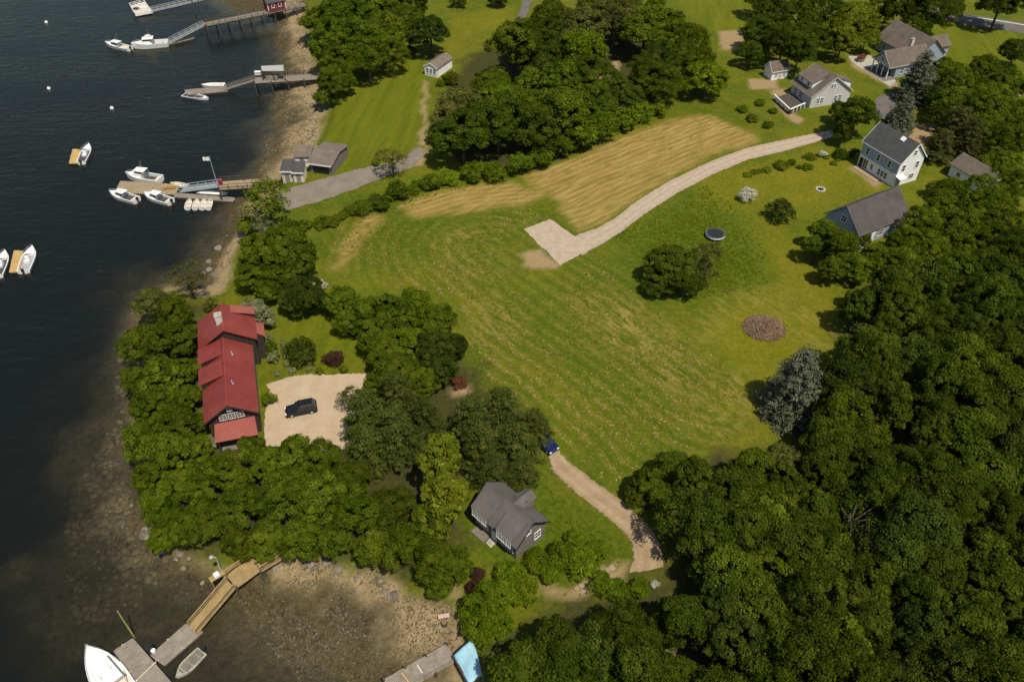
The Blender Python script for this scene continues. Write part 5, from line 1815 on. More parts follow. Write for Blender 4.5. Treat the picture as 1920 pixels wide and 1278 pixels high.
def broad_crown(name, seed, r, h, low=0.28, nl=10, per=58, dens=1.0, leaf=None):
    """crown of a broadleaf tree: lobes carry clumps, clumps carry leaves"""
    rng = np.random.default_rng(seed)
    cz, rz = h * (1 + low) / 2, h * (1 - low) / 2
    lobes = [(np.array([0, 0, cz + rz * .35]), r * .5)]
    la, lb, sp = rng.uniform(.24, .32), rng.uniform(.38, .52), rng.uniform(.62, .78)
    nl = int(nl * rng.uniform(.8, 1.25))
    for i in range(nl):
        d = rand_dir(rng, 1, -.55)[0]
        k = rng.uniform(.42, sp)
        lobes.append((np.array([d[0] * r * k, d[1] * r * k, cz + d[2] * rz * k]), r * rng.uniform(la, lb)))
    P, Nn, S, Tn = [], [], [], []
    ls = (leaf or (.09 + .036 * r)) * rng.uniform(.85, 1.3)
    for i, (c, lr) in enumerate(lobes):
        nc = int(max(6, 25 * dens * (lr / (.42 * r)) ** 2))
        for d in rand_dir(rng, nc, -.5):
            q = c + d * lr * np.array([1, 1, .85]) * rng.uniform(.85, 1.08)
            if any(j != i and np.linalg.norm((q - c2) / np.array([1, 1, .85])) < l2 * .82 for j, (c2, l2) in enumerate(lobes)):
                continue
            cr = (.075 + .085 * rng.random()) * r + .16
            m = int(per * rng.uniform(.7, 1.2))
            dd = rand_dir(rng, m, -.55)
            P.append(q + dd * cr * rng.uniform(.55, 1.05, (m, 1)) * np.array([1.12, 1.12, .7]))
            Nn.append(unit(dd * .6 + d * .25 + np.array([0, 0, .42]) + rng.normal(size=(m, 3)) * .34))
            S.append(ls * rng.uniform(.65, 1.35, m))
            Tn.append(np.clip(rng.normal(.5, .2) + rng.normal(0, .15, m), 0, 1))
    P, Nn, S, Tn = np.vstack(P), np.vstack(Nn), np.concatenate(S), np.concatenate(Tn)
    return leaf_mesh(name, P, Nn, S, Tn, rng)


def conifer_crown(name, seed, r, h, low=0.08, power=.9, droop=.25, lev=17, full=1.0, tuft=1.0):
    rng = np.random.default_rng(seed)
    P, Nn, S, Tn, A = [], [], [], [], []
    for i in range(lev):
        t = (i + rng.uniform(-.2, .2)) / lev
        t = min(max(t, 0), .985)
        z = h * (low + (1 - low) * t)
        rr = r * (1 - t) ** power + .12
        nb = max(4, int(rr * 6.5 * full / tuft) + 3)
        a0 = rng.uniform(0, 6.28)
        for k in range(nb):
            a = a0 + 2 * np.pi * k / nb + rng.uniform(-.2, .2)
            L_ = rr * rng.uniform(.75, 1.1)
            m = int(14 + 34 * L_ * full)
            u = rng.uniform(.12, 1, m) ** .7
            w = rng.normal(0, .17 * tuft, m) * (.35 + L_ * .3) * (1.15 - u)
            dx, dy = np.cos(a), np.sin(a)
            x = dx * L_ * u - dy * w
            y = dy * L_ * u + dx * w
            zz = z - droop * L_ * u * u + rng.normal(0, .07 * tuft, m)
            P.append(np.stack([x, y, zz], 1))
            Nn.append(unit(np.stack([dx * .35 + rng.normal(0, .35, m), dy * .35 + rng.normal(0, .35, m), np.full(m, .8)], 1)) + rng.normal(0, .22, (m, 3)))
            S.append((.15 + .032 * r) * rng.uniform(.5, 1.4, m) * tuft)
            Tn.append(np.clip(.25 + .5 * u + rng.normal(0, .12, m) + rng.normal(0, .08), 0, 1))
            A.append(np.tile(np.array([[dx, dy, -droop]]), (m, 1)) + rng.normal(0, .3, (m, 3)))
    P, Nn, S, Tn, A = np.vstack(P), np.vstack(Nn), np.concatenate(S), np.concatenate(Tn), np.vstack(A)
    b = unit(np.cross(Nn, A))
    return leaf_mesh(name, P, Nn, S, Tn, rng, .5, np.cross(b, Nn))


def tuft_crown(name, seed, r, h, low=.1, power=.75, droop=.15, lev=12, tuft=.55, flat=.4, per=42, dens=1.0, ns=.2):
    """crown of a conifer: whorls of boughs, each carrying tufts of needles"""
    rng = np.random.default_rng(seed)
    P, Nn, S, Tn, A = [], [], [], [], []
    for i in range(lev):
        t = min(max((i + rng.uniform(-.35, .35)) / lev, 0), .98)
        z = h * (low + (1 - low) * t)
        rr = r * (1 - t) ** power * rng.uniform(.86, 1.1) + .1
        nb = max(3, int(rr * 4.2 * dens / tuft ** .6 * .62) + 3)
        a0 = rng.uniform(0, 6.28)
        for k in range(nb):
            a = a0 + 2 * np.pi * k / nb + rng.uniform(-.3, .3)
            L_ = rr * rng.uniform(.62, 1.12)
            rise = rng.uniform(-.1, .18)
            for u in np.arange(L_, .2, -tuft * 1.15):
                q = np.array([np.cos(a) * u + rng.normal(0, .12), np.sin(a) * u + rng.normal(0, .12), z + rise * u - droop * u * u / max(r, 1) + rng.normal(0, .08)])
                cr = tuft * rng.uniform(.6, 1.15)
                mm = int(per * rng.uniform(.7, 1.2))
                dd = rand_dir(rng, mm, -.5)
                P.append(q + dd * cr * rng.uniform(.4, 1.05, (mm, 1)) * np.array([1.1, 1.1, flat]))
                Nn.append(unit(dd * .5 + np.array([np.cos(a) * .2, np.sin(a) * .2, .55]) + rng.normal(size=(mm, 3)) * .4))
                A.append(dd + np.array([np.cos(a), np.sin(a), -.1]) * .8)
                S.append(ns * rng.uniform(.6, 1.4, mm))
                Tn.append(np.clip(rng.normal(.5, .17) + rng.normal(0, .14, mm), 0, 1))
                if u < L_ * .45:
                    break
    P, Nn, S, Tn, A = np.vstack(P), np.vstack(Nn), np.concatenate(S), np.concatenate(Tn), np.vstack(A)
    b = unit(np.cross(Nn, A))
    return leaf_mesh(name, P, Nn, S, Tn, rng, .45, np.cross(b, Nn))


def trunk_mesh(name, seed, h, r, top=.7, limbs=6, lean=.15):
    rnd = random.Random(seed)
    mb = MB()
    k = h * .022 + .06
    pts = [(0, 0, -.5), (0, 0, .2), (rnd.uniform(-lean, lean), rnd.uniform(-lean, lean), h * .3), (rnd.uniform(-lean, lean) * 2, rnd.uniform(-lean, lean) * 2, h * top)]
    mb.tube(pts, [k * 1.5, k * 1.15, k * .85, k * .25], 8)
    for i in range(limbs):
        z = h * rnd.uniform(.25, .6)
        a = 2 * math.pi * (i + rnd.random() * .5) / limbs
        d = r * rnd.uniform(.45, .75)
        mb.tube([(0, 0, z), (d * .5 * math.cos(a), d * .5 * math.sin(a), z + h * .1), (d * math.cos(a), d * math.sin(a), z + h * rnd.uniform(.14, .24))], [k * .5, k * .32, k * .1], 5)
    return mb.mesh(name, BARK, True)


PROTO = {}


def proto(kind, var):
    """crown and trunk meshes of one kind of plant; kinds: nominal radius, height, maker"""
    key = (kind, var)
    if key in PROTO:
        return PROTO[key]
    r, h = KIND[kind][:2]
    sd = hash_str(kind) + var * 17
    PROTO[key] = (KIND[kind][2](kind + '_crown', sd, r, h), trunk_mesh(kind + '_trunk', sd, h, r, *KIND[kind][3]))
    return PROTO[key]


def hash_str(s):
    return sum((i + 3) * ord(c) for i, c in enumerate(s)) % 9973


KIND = {
    'broad': (4.0, 9.0, lambda n, s, r, h: broad_crown(n, s, r, h, .04, 15, 100), (.7, 7)),
    'large': (6.5, 13.0, lambda n, s, r, h: broad_crown(n, s, r, h, .04, 20, 110), (.72, 9)),
    'shrub': (1.7, 2.5, lambda n, s, r, h: broad_crown(n, s, r, h, .0, 11, 46, .8, .15), (.5, 6)),
    'sparse': (4.0, 8.5, lambda n, s, r, h: broad_crown(n, s, r, h, .15, 13, 24, .8, .28), (.75, 12)),
    'column': (2.2, 9.0, lambda n, s, r, h: broad_crown(n, s, r, h, .05, 13, 50, .9, .26), (.8, 6)),
    'pine': (4.2, 10.5, lambda n, s, r, h: tuft_crown(n, s, r, h, .12, .55, .1, 12, .62, .42, 46, 1.0, .24), (.9, 8)),
    'fir': (3.2, 8.2, lambda n, s, r, h: tuft_crown(n, s, r, h, .02, .72, .25, 24, .40, .5, 40, 1.5, .18), (.95, 0)),
    'spruce': (2.5, 9.5, lambda n, s, r, h: conifer_crown(n, s, r, h, .03, .9, .3, 24, 1.25, .9), (.95, 0)),
}
NVAR = {'broad': 9, 'large': 6, 'shrub': 8, 'sparse': 3, 'column': 3, 'pine': 3, 'spruce': 2, 'fir': 3}
CROWN_M = {}
COUNT = [0]
rt = random.Random(99)


def crown_for(kind, var, leafc):
    key = (kind, var, leafc)
    if key not in CROWN_M:
        base = proto(kind, var)[0]
        m = base if len(base.materials) == 0 else base.copy()
        m.materials.clear()
        m.materials.append(LEAF[leafc])
        CROWN_M[key] = m
    return CROWN_M[key]


def plant_at(x, y, r, kind='broad', leafc='green', hs=1.0, name=None):
    var = rt.randrange(NVAR[kind])
    s = r / KIND[kind][0]
    cm, tm = crown_for(kind, var, leafc), proto(kind, var)[1]
    nm = name or {'shrub': 'shrub', 'pine': 'pine_tree', 'spruce': 'spruce_tree', 'fir': 'spruce_tree'}.get(kind, 'broadleaf_tree')
    T = put(nm, None, None, (x, y, hz(x, y) - .05), rt.uniform(0, 6.28))
    # uneven growth: height and girth differ from plant to plant
    T.scale = (s * rt.uniform(.93, 1.07), s * rt.uniform(.93, 1.07), s * hs * rt.uniform(.92, 1.08))
    put('crown', cm, T)
    put('trunk', tm, T)
    COUNT[0] += 1
    return T


def plant(px, py, rpx, kind='broad', leafc='green', hs=1.0, name=None):
    """a plant whose crown shows round (px, py) with that radius"""
    r0, h0 = KIND[kind][:2]
    zc = 3.0
    for _ in range(4):
        r = rpx / ppm(px, py, zc)
        zc = h0 * (r / r0) * hs * (.58 if kind != 'shrub' else .45)
        if kind in ('spruce', 'pine', 'fir'):
            zc = h0 * (r / r0) * hs * .42
    p = G(px, py, zc)
    return plant_at(p.x, p.y, r, kind, leafc, hs, name)


ORD = ['nearest', 'second nearest', 'third nearest', 'fourth nearest', 'fifth nearest', 'sixth nearest', 'seventh nearest', 'eighth nearest', 'ninth nearest', 'tenth nearest',
       'eleventh nearest', 'twelfth nearest', 'thirteenth nearest', 'fourteenth nearest', 'fifteenth nearest', 'sixteenth nearest', 'seventeenth nearest', 'eighteenth nearest', 'nineteenth nearest', 'twentieth nearest']


def name_group(ts, what, mark, xy, group, cat='tree'):
    """every plant of a stand gets a label by its rank of distance from a landmark"""
    ts = sorted(ts, key=lambda t: (t.location.x - xy[0]) ** 2 + (t.location.y - xy[1]) ** 2)
    for i, t in enumerate(ts):
        k = ORD[i] if i < len(ORD) else '%d%s nearest' % (i + 1, {1: 'st', 2: 'nd', 3: 'rd'}.get((i + 1) % 10, 'th') if (i + 1) % 100 not in (11, 12, 13) else 'th')
        tag(t, '%s, %s to %s' % (what, k, mark), cat, group)


def stand(spec, what, mark, mpx, group, kind='broad', leafc='green', hs=1.0, cat='tree'):
    ts = []
    for q in spec:
        k = q[3] if len(q) > 3 and q[3] else kind
        lc = q[4] if len(q) > 4 and q[4] else leafc
        v = rt.uniform(.82, 1.22) if k in ('broad', 'large') and len(q) < 6 else 1.0
        ts.append(plant(q[0], q[1], q[2] * .96, k, lc, q[5] if len(q) > 5 else hs * v))
    name_group(ts, what, mark, G(*mpx)[:2], group, cat)
    return ts


S_ = None
stand([(283, 562, 40, S_, 'olive'), (325, 588, 38), (258, 640, 40), (318, 640, 48), (356, 625, 26), (250, 700, 34), (305, 705, 50), (350, 688, 28), (352, 742, 30), (285, 762, 44), (338, 795, 42),
       (262, 820, 44), (318, 850, 48), (365, 845, 36), (285, 890, 44), (345, 910, 48), (300, 945, 42), (390, 905, 40)],
      'shore grove tree left of the red roof', 'its chimney', (415, 610), 'shore grove left of the red-roofed house')
stand([(350, 520, 40, 'sparse', 'olive'), (395, 572, 16, 'sparse', 'olive')], 'thin olive tree at the water north of the red roof', 'the beach', (440, 500), 'thin olive trees by the red roof')
stand([(296, 998, 30, 'broad', 'bright')], 'bright green round tree on the shore point', 'the seaweed flats', (270, 1040), 'bright shore tree')
stand([(425, 885, 46), (470, 842, 30), (455, 945, 50), (395, 965, 46), (350, 985, 40), (505, 870, 42), (555, 850, 44), (535, 925, 54), (600, 858, 44), (600, 935, 54), (495, 1000, 42), (440, 1012, 36), (560, 1000, 44),
       (655, 900, 44, S_, 'wood'), (665, 965, 50), (625, 1008, 36), (700, 1015, 46), (735, 955, 52, S_, 'wood'), (760, 1020, 52), (810, 1045, 46), (850, 1058, 40), (800, 985, 46), (825, 1090, 30)],
      'grove tree south of the gravel court', 'the timber platform', (470, 1065), 'grove south of the gravel court')
stand([(640, 565, 38), (690, 590, 44), (652, 602, 32), (735, 590, 46), (785, 570, 46, S_, 'bright'), (828, 598, 44), (765, 645, 46), (815, 655, 44, S_, 'dark'), (855, 652, 30, S_, 'dark'), (722, 660, 44), (745, 700, 46), (705, 625, 36), (795, 705, 36), (828, 690, 32, S_, 'dark'), (715, 715, 36)],
      'tree in the belt beside the big field', 'the black car', (565, 768), 'tree belt along the big field')
stand([(690, 790, 56), (745, 750, 46), (740, 820, 58), (800, 785, 40), (690, 850, 46), (660, 745, 30, 'sparse', 'olive')], 'feathery pine crowding the gravel court', 'the black car', (565, 768), 'pines by the gravel court', 'pine', 'pine')
stand([(885, 790, 50), (940, 770, 52), (905, 850, 52), (965, 840, 54), (1000, 802, 40), (920, 885, 42), (975, 880, 36)], 'dark pine standing behind the grey cottage', 'the blue car', (1032, 838), 'pines behind the grey cottage', 'pine', 'pine')
t = plant(826, 858, 40, 'column', 'yellow', 1.2)
tag(t, 'tall yellow-green tree standing left of the grey cottage roof', 'tree')
t = plant(840, 925, 45, 'column', 'yellow', 1.0)
tag(t, 'broader yellow-green tree against the left gable of the grey cottage', 'tree')
t = plant(815, 905, 28, 'column', 'yellow', 1.0)
tag(t, 'thin yellow-green tree squeezed among the yellow-green trees by the cottage', 'tree')
# north shore
t = plant(500, 372, 50, 'sparse', 'yellow')
tag(t, 'loose light-green willow standing at the foot of the brown pier', 'tree')
t = plant(462, 418, 22, 'shrub', 'yellow')
tag(t, 'low yellow-green bush on the beach below the willow', 'bush')
t = plant(492, 428, 22, 'sparse', 'blossom')
tag(t, 'pale grey-leaved bush at the roots of the willow', 'bush')
stand([(540, 455, 48), (490, 480, 42), (470, 510, 36), (525, 512, 44), (562, 488, 38, S_, 'wood'), (505, 540, 30)], 'leafy tree at the shore end of the big field', 'the willow', (500, 380), 'trees at the shore end of the field')
stand([(572, 548, 38), (548, 560, 30), (598, 560, 24)], 'dark tree on the lawn behind the red roof', 'the red chimney', (415, 610), 'dark lawn trees', 'broad', 'dark')
t = plant(478, 584, 32, 'broad', 'blossom', .9)
tag(t, 'cream-blossomed tree touching the back corner of the red roof', 'tree')
for px, py, rr, lc, lab in [(565, 662, 30, 'dark', 'round dark green bush on the lawn right of the red house'), (625, 672, 20, 'burgundy', 'round burgundy bush at the edge of the gravel court'), (505, 750, 16, 'bright', 'small bright bush between the red house and gravel court'),
                            (600, 695, 9, 'yellow', 'small yellow-green tuft left of the burgundy bush'), (645, 692, 9, 'yellow', 'small yellow-green tuft right of the burgundy bush'), (508, 655, 16, 'green', 'small green bush against the red house wall'),
                            (402, 830, 14, 'blossom', 'pale bush beside the front porch of the red house'), (862, 718, 16, 'rust', 'rust-red bush on a tan bare patch by the pines'), (895, 1075, 16, 'burgundy', 'dark burgundy bush left of the cottage steps'),
                            (885, 1100, 14, 'burgundy', 'lower dark burgundy bush toward the shore from the cottage'), (1402, 366, 17, 'white', 'white-blossomed bush alone on the lawn near the trampoline'), (1464, 398, 26, 'dark', 'dark green pointed bush alone on the lawn'),
                            (1544, 290, 8, 'white', 'tiny white-flowered bush beside the driveway hedge'), (600, 535, 14, 'white', 'white-flowered bush between the dark lawn trees and field'), (512, 670, 14, 'blossom', 'cream flowered bush by the red house side door'),
                            (533, 650, 9, 'blossom', 'cream flowered tuft along the garden path'), (1228, 1095, 9, 'white', 'white-flowered bush at the end of the dirt lane'), (705, 305, 10, 'yellow', 'small yellow bush at the bend of the grey lane'),
                            (846, 148, 15, 'green', 'green bush against the right side of the tiny white cottage'), (826, 156, 9, 'bright', 'small bright bush below the gable of the tiny white cottage')]:
    t = plant(px, py, rr, 'shrub', lc)
    tag(t, lab, 'bush')
t = plant(735, 298, 32, 'sparse', 'olive')
tag(t, 'thin olive tree beside the grey lane under the mown lawn', 'tree')
# along the garden path of the red house
stand([(528, 640, 6), (531, 655, 6), (535, 668, 6), (537, 682, 7), (505, 632, 8), (520, 700, 7), (548, 695, 8), (580, 690, 7)], 'low cream flower tuft', 'the red house chimney', (415, 610), 'flower tufts by the garden path', 'shrub', 'blossom', 1, 'bush')
# hedge between the grey lane and the big field
rh = random.Random(31)
stand([(575 + 275 * k / 25 + rh.uniform(-7, 7), 430 - 102 * k / 25 + rh.uniform(-8, 8), rh.choice((9, 11, 13, 16, 20, 23)), S_, rh.choice(('green', 'green', 'wood', 'bright')), rh.uniform(.45, .95)) for k in range(26)],
      'hedge bush along the grey lane', 'the willow', (500, 380), 'hedge along the field', 'shrub', 'green', .7, 'bush')
# top left grove
stand([(602, 35, 42), (655, 25, 54), (705, 15, 48), (620, 80, 44), (672, 75, 54), (722, 60, 50), (760, 35, 40), (640, 120, 40), (690, 108, 40), (735, 100, 32), (625, 152, 34), (608, 172, 24), (650, 152, 22)],
      'leafy tree in the grove above the mown lawn', 'the canopy pier', (510, 140), 'grove above the mown lawn', 'large', 'green')
t = plant(806, 58, 38, 'broad', 'dark')
tag(t, 'round dark tree at the right end of the grove above the mown lawn', 'tree')
t = plant(770, 98, 14, 'shrub', 'green')
tag(t, 'low bush below the round dark tree', 'bush')
stand([(770, 5, 40), (860, 2, 20, 'shrub'), (935, 2, 20, 'shrub')], 'tree cut by the top edge', 'the round dark tree', (806, 60), 'trees at the top edge', 'large', 'wood')
# shrubs below the middle wood
stand([(1045, 275, 32), (1085, 255, 36), (1128, 240, 36), (1168, 225, 30), (1200, 212, 26), (1010, 298, 28), (975, 312, 26), (1235, 205, 20), (890, 322, 26), (925, 322, 24), (1392, 205, 12, S_, 'green', .6), (1425, 192, 13, S_, 'green', .6), (1412, 222, 13, S_, 'green', .6), (1440, 234, 12, S_, 'green', .6), (1450, 208, 10, S_, 'green', .6)],
      'thicket bush edging the hay field', 'the gravel pad', (1045, 455), 'thicket along the hay field', 'shrub', 'bright', 1, 'bush')
# driveway hedge
stand([(1405 + 200 * k / 17 + rh.uniform(-6, 6), 326 - 40 * k / 17 + rh.uniform(-9, 11), rh.choice((6, 8, 10, 13, 17)), S_, rh.choice(('green', 'wood', 'bright')), rh.uniform(.35, .7)) for k in range(18)], 'low hedge bush below the driveway', 'the white house', (1670, 330), 'hedge below the driveway', 'shrub', 'green', .62, 'bush')
# trees about the houses, top right
stand([(1428, 64, 38), (1445, 25, 42), (1492, 40, 50), (1408, 98, 26), (1500, 92, 40), (1548, 20, 44), (1425, -5, 30), (1535, 70, 36), (1470, 78, 40)], 'big dark clump tree', 'the small white shed', (1450, 145), 'clump above the small white shed', 'large', 'wood')
stand([(1600, 40, 44), (1645, 20, 36), (1580, 75, 32), (1625, 70, 24)], 'yellowish tree left of the porch house', 'the porch house', (1690, 100), 'yellowish trees by the porch house', 'large', 'yellow')
stand([(1700, 15, 44), (1750, 18, 44), (1720, 40, 32), (1780, 5, 36)], 'dark tree behind the porch house', 'the road', (1860, 45), 'trees behind the porch house', 'large', 'wood')
stand([(1905, 95, 34), (1880, 0, 44)], 'dark tree at the right edge near the road', 'the road', (1860, 45), 'dark trees near the road', 'large', 'dark')
stand([(1722, 152, 40), (1692, 212, 32)], 'grey-blue spruce between porch house and white house', 'the porch house', (1690, 100), 'blue spruces between the houses', 'fir', 'spruce', .95)
stand([(1608, 212, 46), (1580, 245, 22), (1575, 205, 22)], 'round dark tree between dormer house and white house', 'the white house', (1670, 330), 'round trees by the white house', 'broad', 'wood')
stand([(1790, 150, 40), (1840, 135, 42), (1885, 160, 42), (1800, 195, 44), (1855, 195, 46), (1905, 215, 40), (1765, 215, 28, S_, 'dark'), (1850, 240, 44), (1895, 265, 42), (1770, 130, 26), (1750, 180, 22, S_, 'dark'), (1885, 310, 42), (1905, 350, 40)],
      'green tree at the right edge beyond the white house', 'the garage', (1830, 330), 'trees beyond the white house', 'large', 'green')
stand([(1790, 245, 38), (1765, 275, 30), (1815, 265, 34)], 'brownish pine behind the white house', 'the white house', (1670, 330), 'brownish pines behind the white house', 'pine', 'brown')
stand([(1775, 385, 44), (1830, 375, 48), (1740, 420, 44), (1800, 435, 54), (1865, 395, 46), (1860, 450, 50), (1740, 460, 44), (1690, 450, 28), (1900, 430, 44), (1785, 355, 26), (1760, 350, 22)],
      'bright leafy tree between barn house and garage', 'the garage', (1830, 330), 'trees between barn house and garage', 'large', 'green')
stand([(1545, 430, 30), (1575, 462, 36), (1528, 462, 28), (1598, 498, 36), (1560, 500, 28), (1640, 480, 36), (1690, 490, 40), (1620, 445, 16)], 'leafy tree at the gable corner', 'the barn house', (1610, 440), 'trees at the barn house corner', 'broad', 'green')
stand([(1555, 410, 9), (1540, 440, 9), (1588, 432, 9), (1578, 420, 8), (1612, 470, 10), (1560, 425, 8)], 'white-flowered bush against the barn house gable', 'the barn house', (1610, 440), 'white bushes at the barn house', 'shrub', 'white', 1, 'bush')
stand([(1258, 495, 50), (1235, 525, 34), (1285, 525, 36)], 'dark tree in the clump beside the property lawn', 'the trampoline', (1340, 445), 'dark clump by the trampoline', 'broad', 'wood', .78)
stand([(1325, 480, 34), (1318, 515, 30)], 'greyish olive tree just below the trampoline', 'the trampoline', (1340, 445), 'olive trees below the trampoline', 'sparse', 'olive')
t = plant(1494, 722, 64, 'fir', 'spruce', 1.08)
tag(t, 'large grey-blue spruce at the edge of the woods', 'tree')
stand([(1262, 875, 42), (1215, 905, 36), (1240, 930, 30), (1195, 925, 24)], 'brighter young tree at the lower corner of the field', 'the dirt lane', (1150, 960), 'young trees at the field corner', 'broad', 'green')
# cottage garden
stand([(1050, 1040, 34), (1090, 1055, 34), (1010, 1050, 30), (960, 1075, 32), (1120, 1030, 24), (905, 1130, 40), (940, 1120, 36), (985, 1110, 32), (900, 1175, 36), (930, 1170, 34), (1075, 1010, 20), (1030, 1075, 26), (880, 1150, 26), (1130, 1095, 26), (1160, 1110, 26), (1200, 1105, 24)],
      'wild garden bush below the lane', 'the grey cottage', (950, 990), 'garden bushes below the cottage', 'shrub', 'bright', 1, 'bush')

# the closed woods on the right: many alike trees
WOOD = GL([(1965, 470), (1860, 485), (1760, 505), (1700, 525), (1640, 535), (1608, 560), (1600, 620), (1600, 690), (1560, 760), (1530, 830), (1470, 850), (1420, 870), (1340, 870), (1285, 895), (1275, 940), (1290, 985), (1305, 1050), (1290, 1110),
           (1190, 1150), (1090, 1170), (1010, 1205), (975, 1250), (985, 1330), (1200, 1420), (1700, 1440), (2120, 1440), (2120, 470)], 6.0)
spots = []
lo, hi = WOOD.min(0), WOOD.max(0)
rs = np.random.default_rng(5)
cand = rs.uniform(lo, hi, (9000, 2))
cand = cand[inside(cand[:, 0], cand[:, 1], WOOD)]
for p in cand:
    gap = 3.3 + 1.1 * vnoise(p[:1] / 20, p[1:] / 20, 3)[0]
    if all((p[0] - a) ** 2 + (p[1] - b) ** 2 > gap * gap for a, b in spots):
        spots.append(tuple(p))
# only what the photograph can show something of
def seen(x, y, z, m=90):
    yy, zz = y, z - CAM_Z
    d = yy * CP - zz * SP
    u, v = 960 + FPX * x / d, 639 - FPX * (yy * SP + zz * CP) / d
    return -m < u < 1920 + m and -m < v < 1278 + m


spots = [s for s in spots if seen(s[0], s[1], 7.0, 150)]
WTREES = []
for i, (x, y) in enumerate(spots):
    lc = rt.choices(['wood', 'dark', 'green', 'olive'], [.72, .14, .12, .02])[0]
    big = rt.random() < .45
    r = rt.uniform(3.6, 4.9) if big else rt.uniform(2.7, 3.6)
    kd = rt.choices(['broad', 'large', 'column', 'sparse'], [.72, .14, .09, .05])[0]
    if kd == 'large':
        r *= 1.15
    if kd == 'column':
        r = rt.uniform(2.0, 2.7)
    t = plant_at(x, y, r, kd, lc, rt.uniform(.95, 1.25) * {'broad': 4.0, 'large': 5.2, 'column': 2.6, 'sparse': 4.0}[kd] / r)
    WTREES.append(t)
MARKS = [('the big spruce', G(1480, 770)), ('the end of the dirt lane', G(1230, 1050)), ('the barn house', G(1650, 430)), ('the lower right corner', G(1900, 1270)), ('the middle of the right edge', G(1915, 760)), ('the middle of the bottom edge', G(1050, 1275))]
for mk, c in MARKS:
    sel = [t for t in WTREES if min(MARKS, key=lambda q: (q[1].x - t.location.x) ** 2 + (q[1].y - t.location.y) ** 2)[0] == mk]
    name_group(sel, 'tree of the lower right woods', mk, c, 'trees of the closed woods at lower right')

# the wood in the middle of the top
MID = GL([(806, 258), (816, 222), (850, 190), (905, 132), (955, 78), (1040, 25), (1120, 0), (1200, 0), (1250, 25), (1295, 60), (1320, 110), (1325, 150), (1240, 165), (1150, 195), (1070, 228), (1000, 262), (930, 280), (860, 275), (820, 262)], 5.0)
GAP = [(*G(1145, 132)[:2], 8.0), (*G(1150, 158)[:2], 6.0), (*G(1340, 75)[:2], 9.0), (*G(1145, 172)[:2], 6.5), (*G(836, 146)[:2], 6.0), (*G(858, 120)[:2], 6.0)]
sp2 = []
lo, hi = MID.min(0), MID.max(0)
cand = rs.uniform(lo, hi, (3000, 2))
cand = cand[inside(cand[:, 0], cand[:, 1], MID)]
for p in cand:
    if all((p[0] - a) ** 2 + (p[1] - b) ** 2 > 8.1 ** 2 for a, b in sp2) and all((p[0] - a) ** 2 + (p[1] - b) ** 2 > c * c for a, b, c in GAP):
        sp2.append(tuple(p))
ts = []
for x, y in sp2:
    lc = rt.choices(['green', 'wood', 'olive', 'bright'], [.45, .37, .1, .08])[0]
    ts.append(plant_at(x, y, rt.uniform(4.4, 6.6), 'large' if rt.random() < .6 else 'broad', lc, rt.uniform(.75, 1.15)))
MARKS = [('the tiny white cottage', G(815, 140)), ('the gravel pad', G(1045, 455)), ('the small white shed', G(1455, 150)), ('the middle of the top edge', G(1100, 5))]
for mk, c in MARKS:
    sel = [t for t in ts if min(MARKS, key=lambda q: (q[1].x - t.location.x) ** 2 + (q[1].y - t.location.y) ** 2)[0] == mk]
    name_group(sel, 'tree in the hay field wood', mk, c, 'trees of the wood above the hay field')

# flowers in the planter
fm = crown_for('shrub', 0, 'rust')
f = put('flowers', fm, PLANTER, (0, 0, .5))
f.scale = (.8, .8, .45)


# ------------------------------------------------------------------ rough grass, weed and stones
def grass_field(name, label, polys, dens, hgt, leafm, seed, lift=.35, up=1.6):
    rng = np.random.default_rng(seed)
    Pn = []
    for p in polys:
        q = GL(p)
        lo, hi = q.min(0), q.max(0)
        n = int(np.prod(hi - lo) * dens)
        c = rng.uniform(lo, hi, (n, 2))
        c = c[inside(c[:, 0], c[:, 1], q)]
        k = fbm(c[:, 0] / 6, c[:, 1] / 6, seed, 3)
        c = c[rng.random(len(c)) < np.clip((k - .25) * 2.2, .1, 1) * np.clip(seg_dist(c[:, 0], c[:, 1], q) / 6 + .05, 0, 1)]
        Pn.append(c)
    c = np.vstack(Pn)
    m = 5
    n = len(c)
    P2 = np.repeat(c, m, 0) + rng.normal(0, .13, (n * m, 2))
    z = height(P2[:, 0], P2[:, 1])
    hh = hgt * rng.uniform(.5, 1.3, n * m)
    P3 = np.stack([P2[:, 0], P2[:, 1], z + .05 + hh * lift], 1)
    d = unit(np.stack([rng.normal(0, .6, n * m), rng.normal(0, .6, n * m), np.full(n * m, up)], 1))
    tint = np.repeat(np.clip(rng.normal(.5, .22, n), 0, 1), m) + rng.normal(0, .1, n * m)
    me = leaf_mesh(name, P3, d, hh, tint, rng, .55)
    me.materials.append(leafm)
    ob = put(name, me, kind='stuff')
    tag(ob, label, 'grass')
    return ob


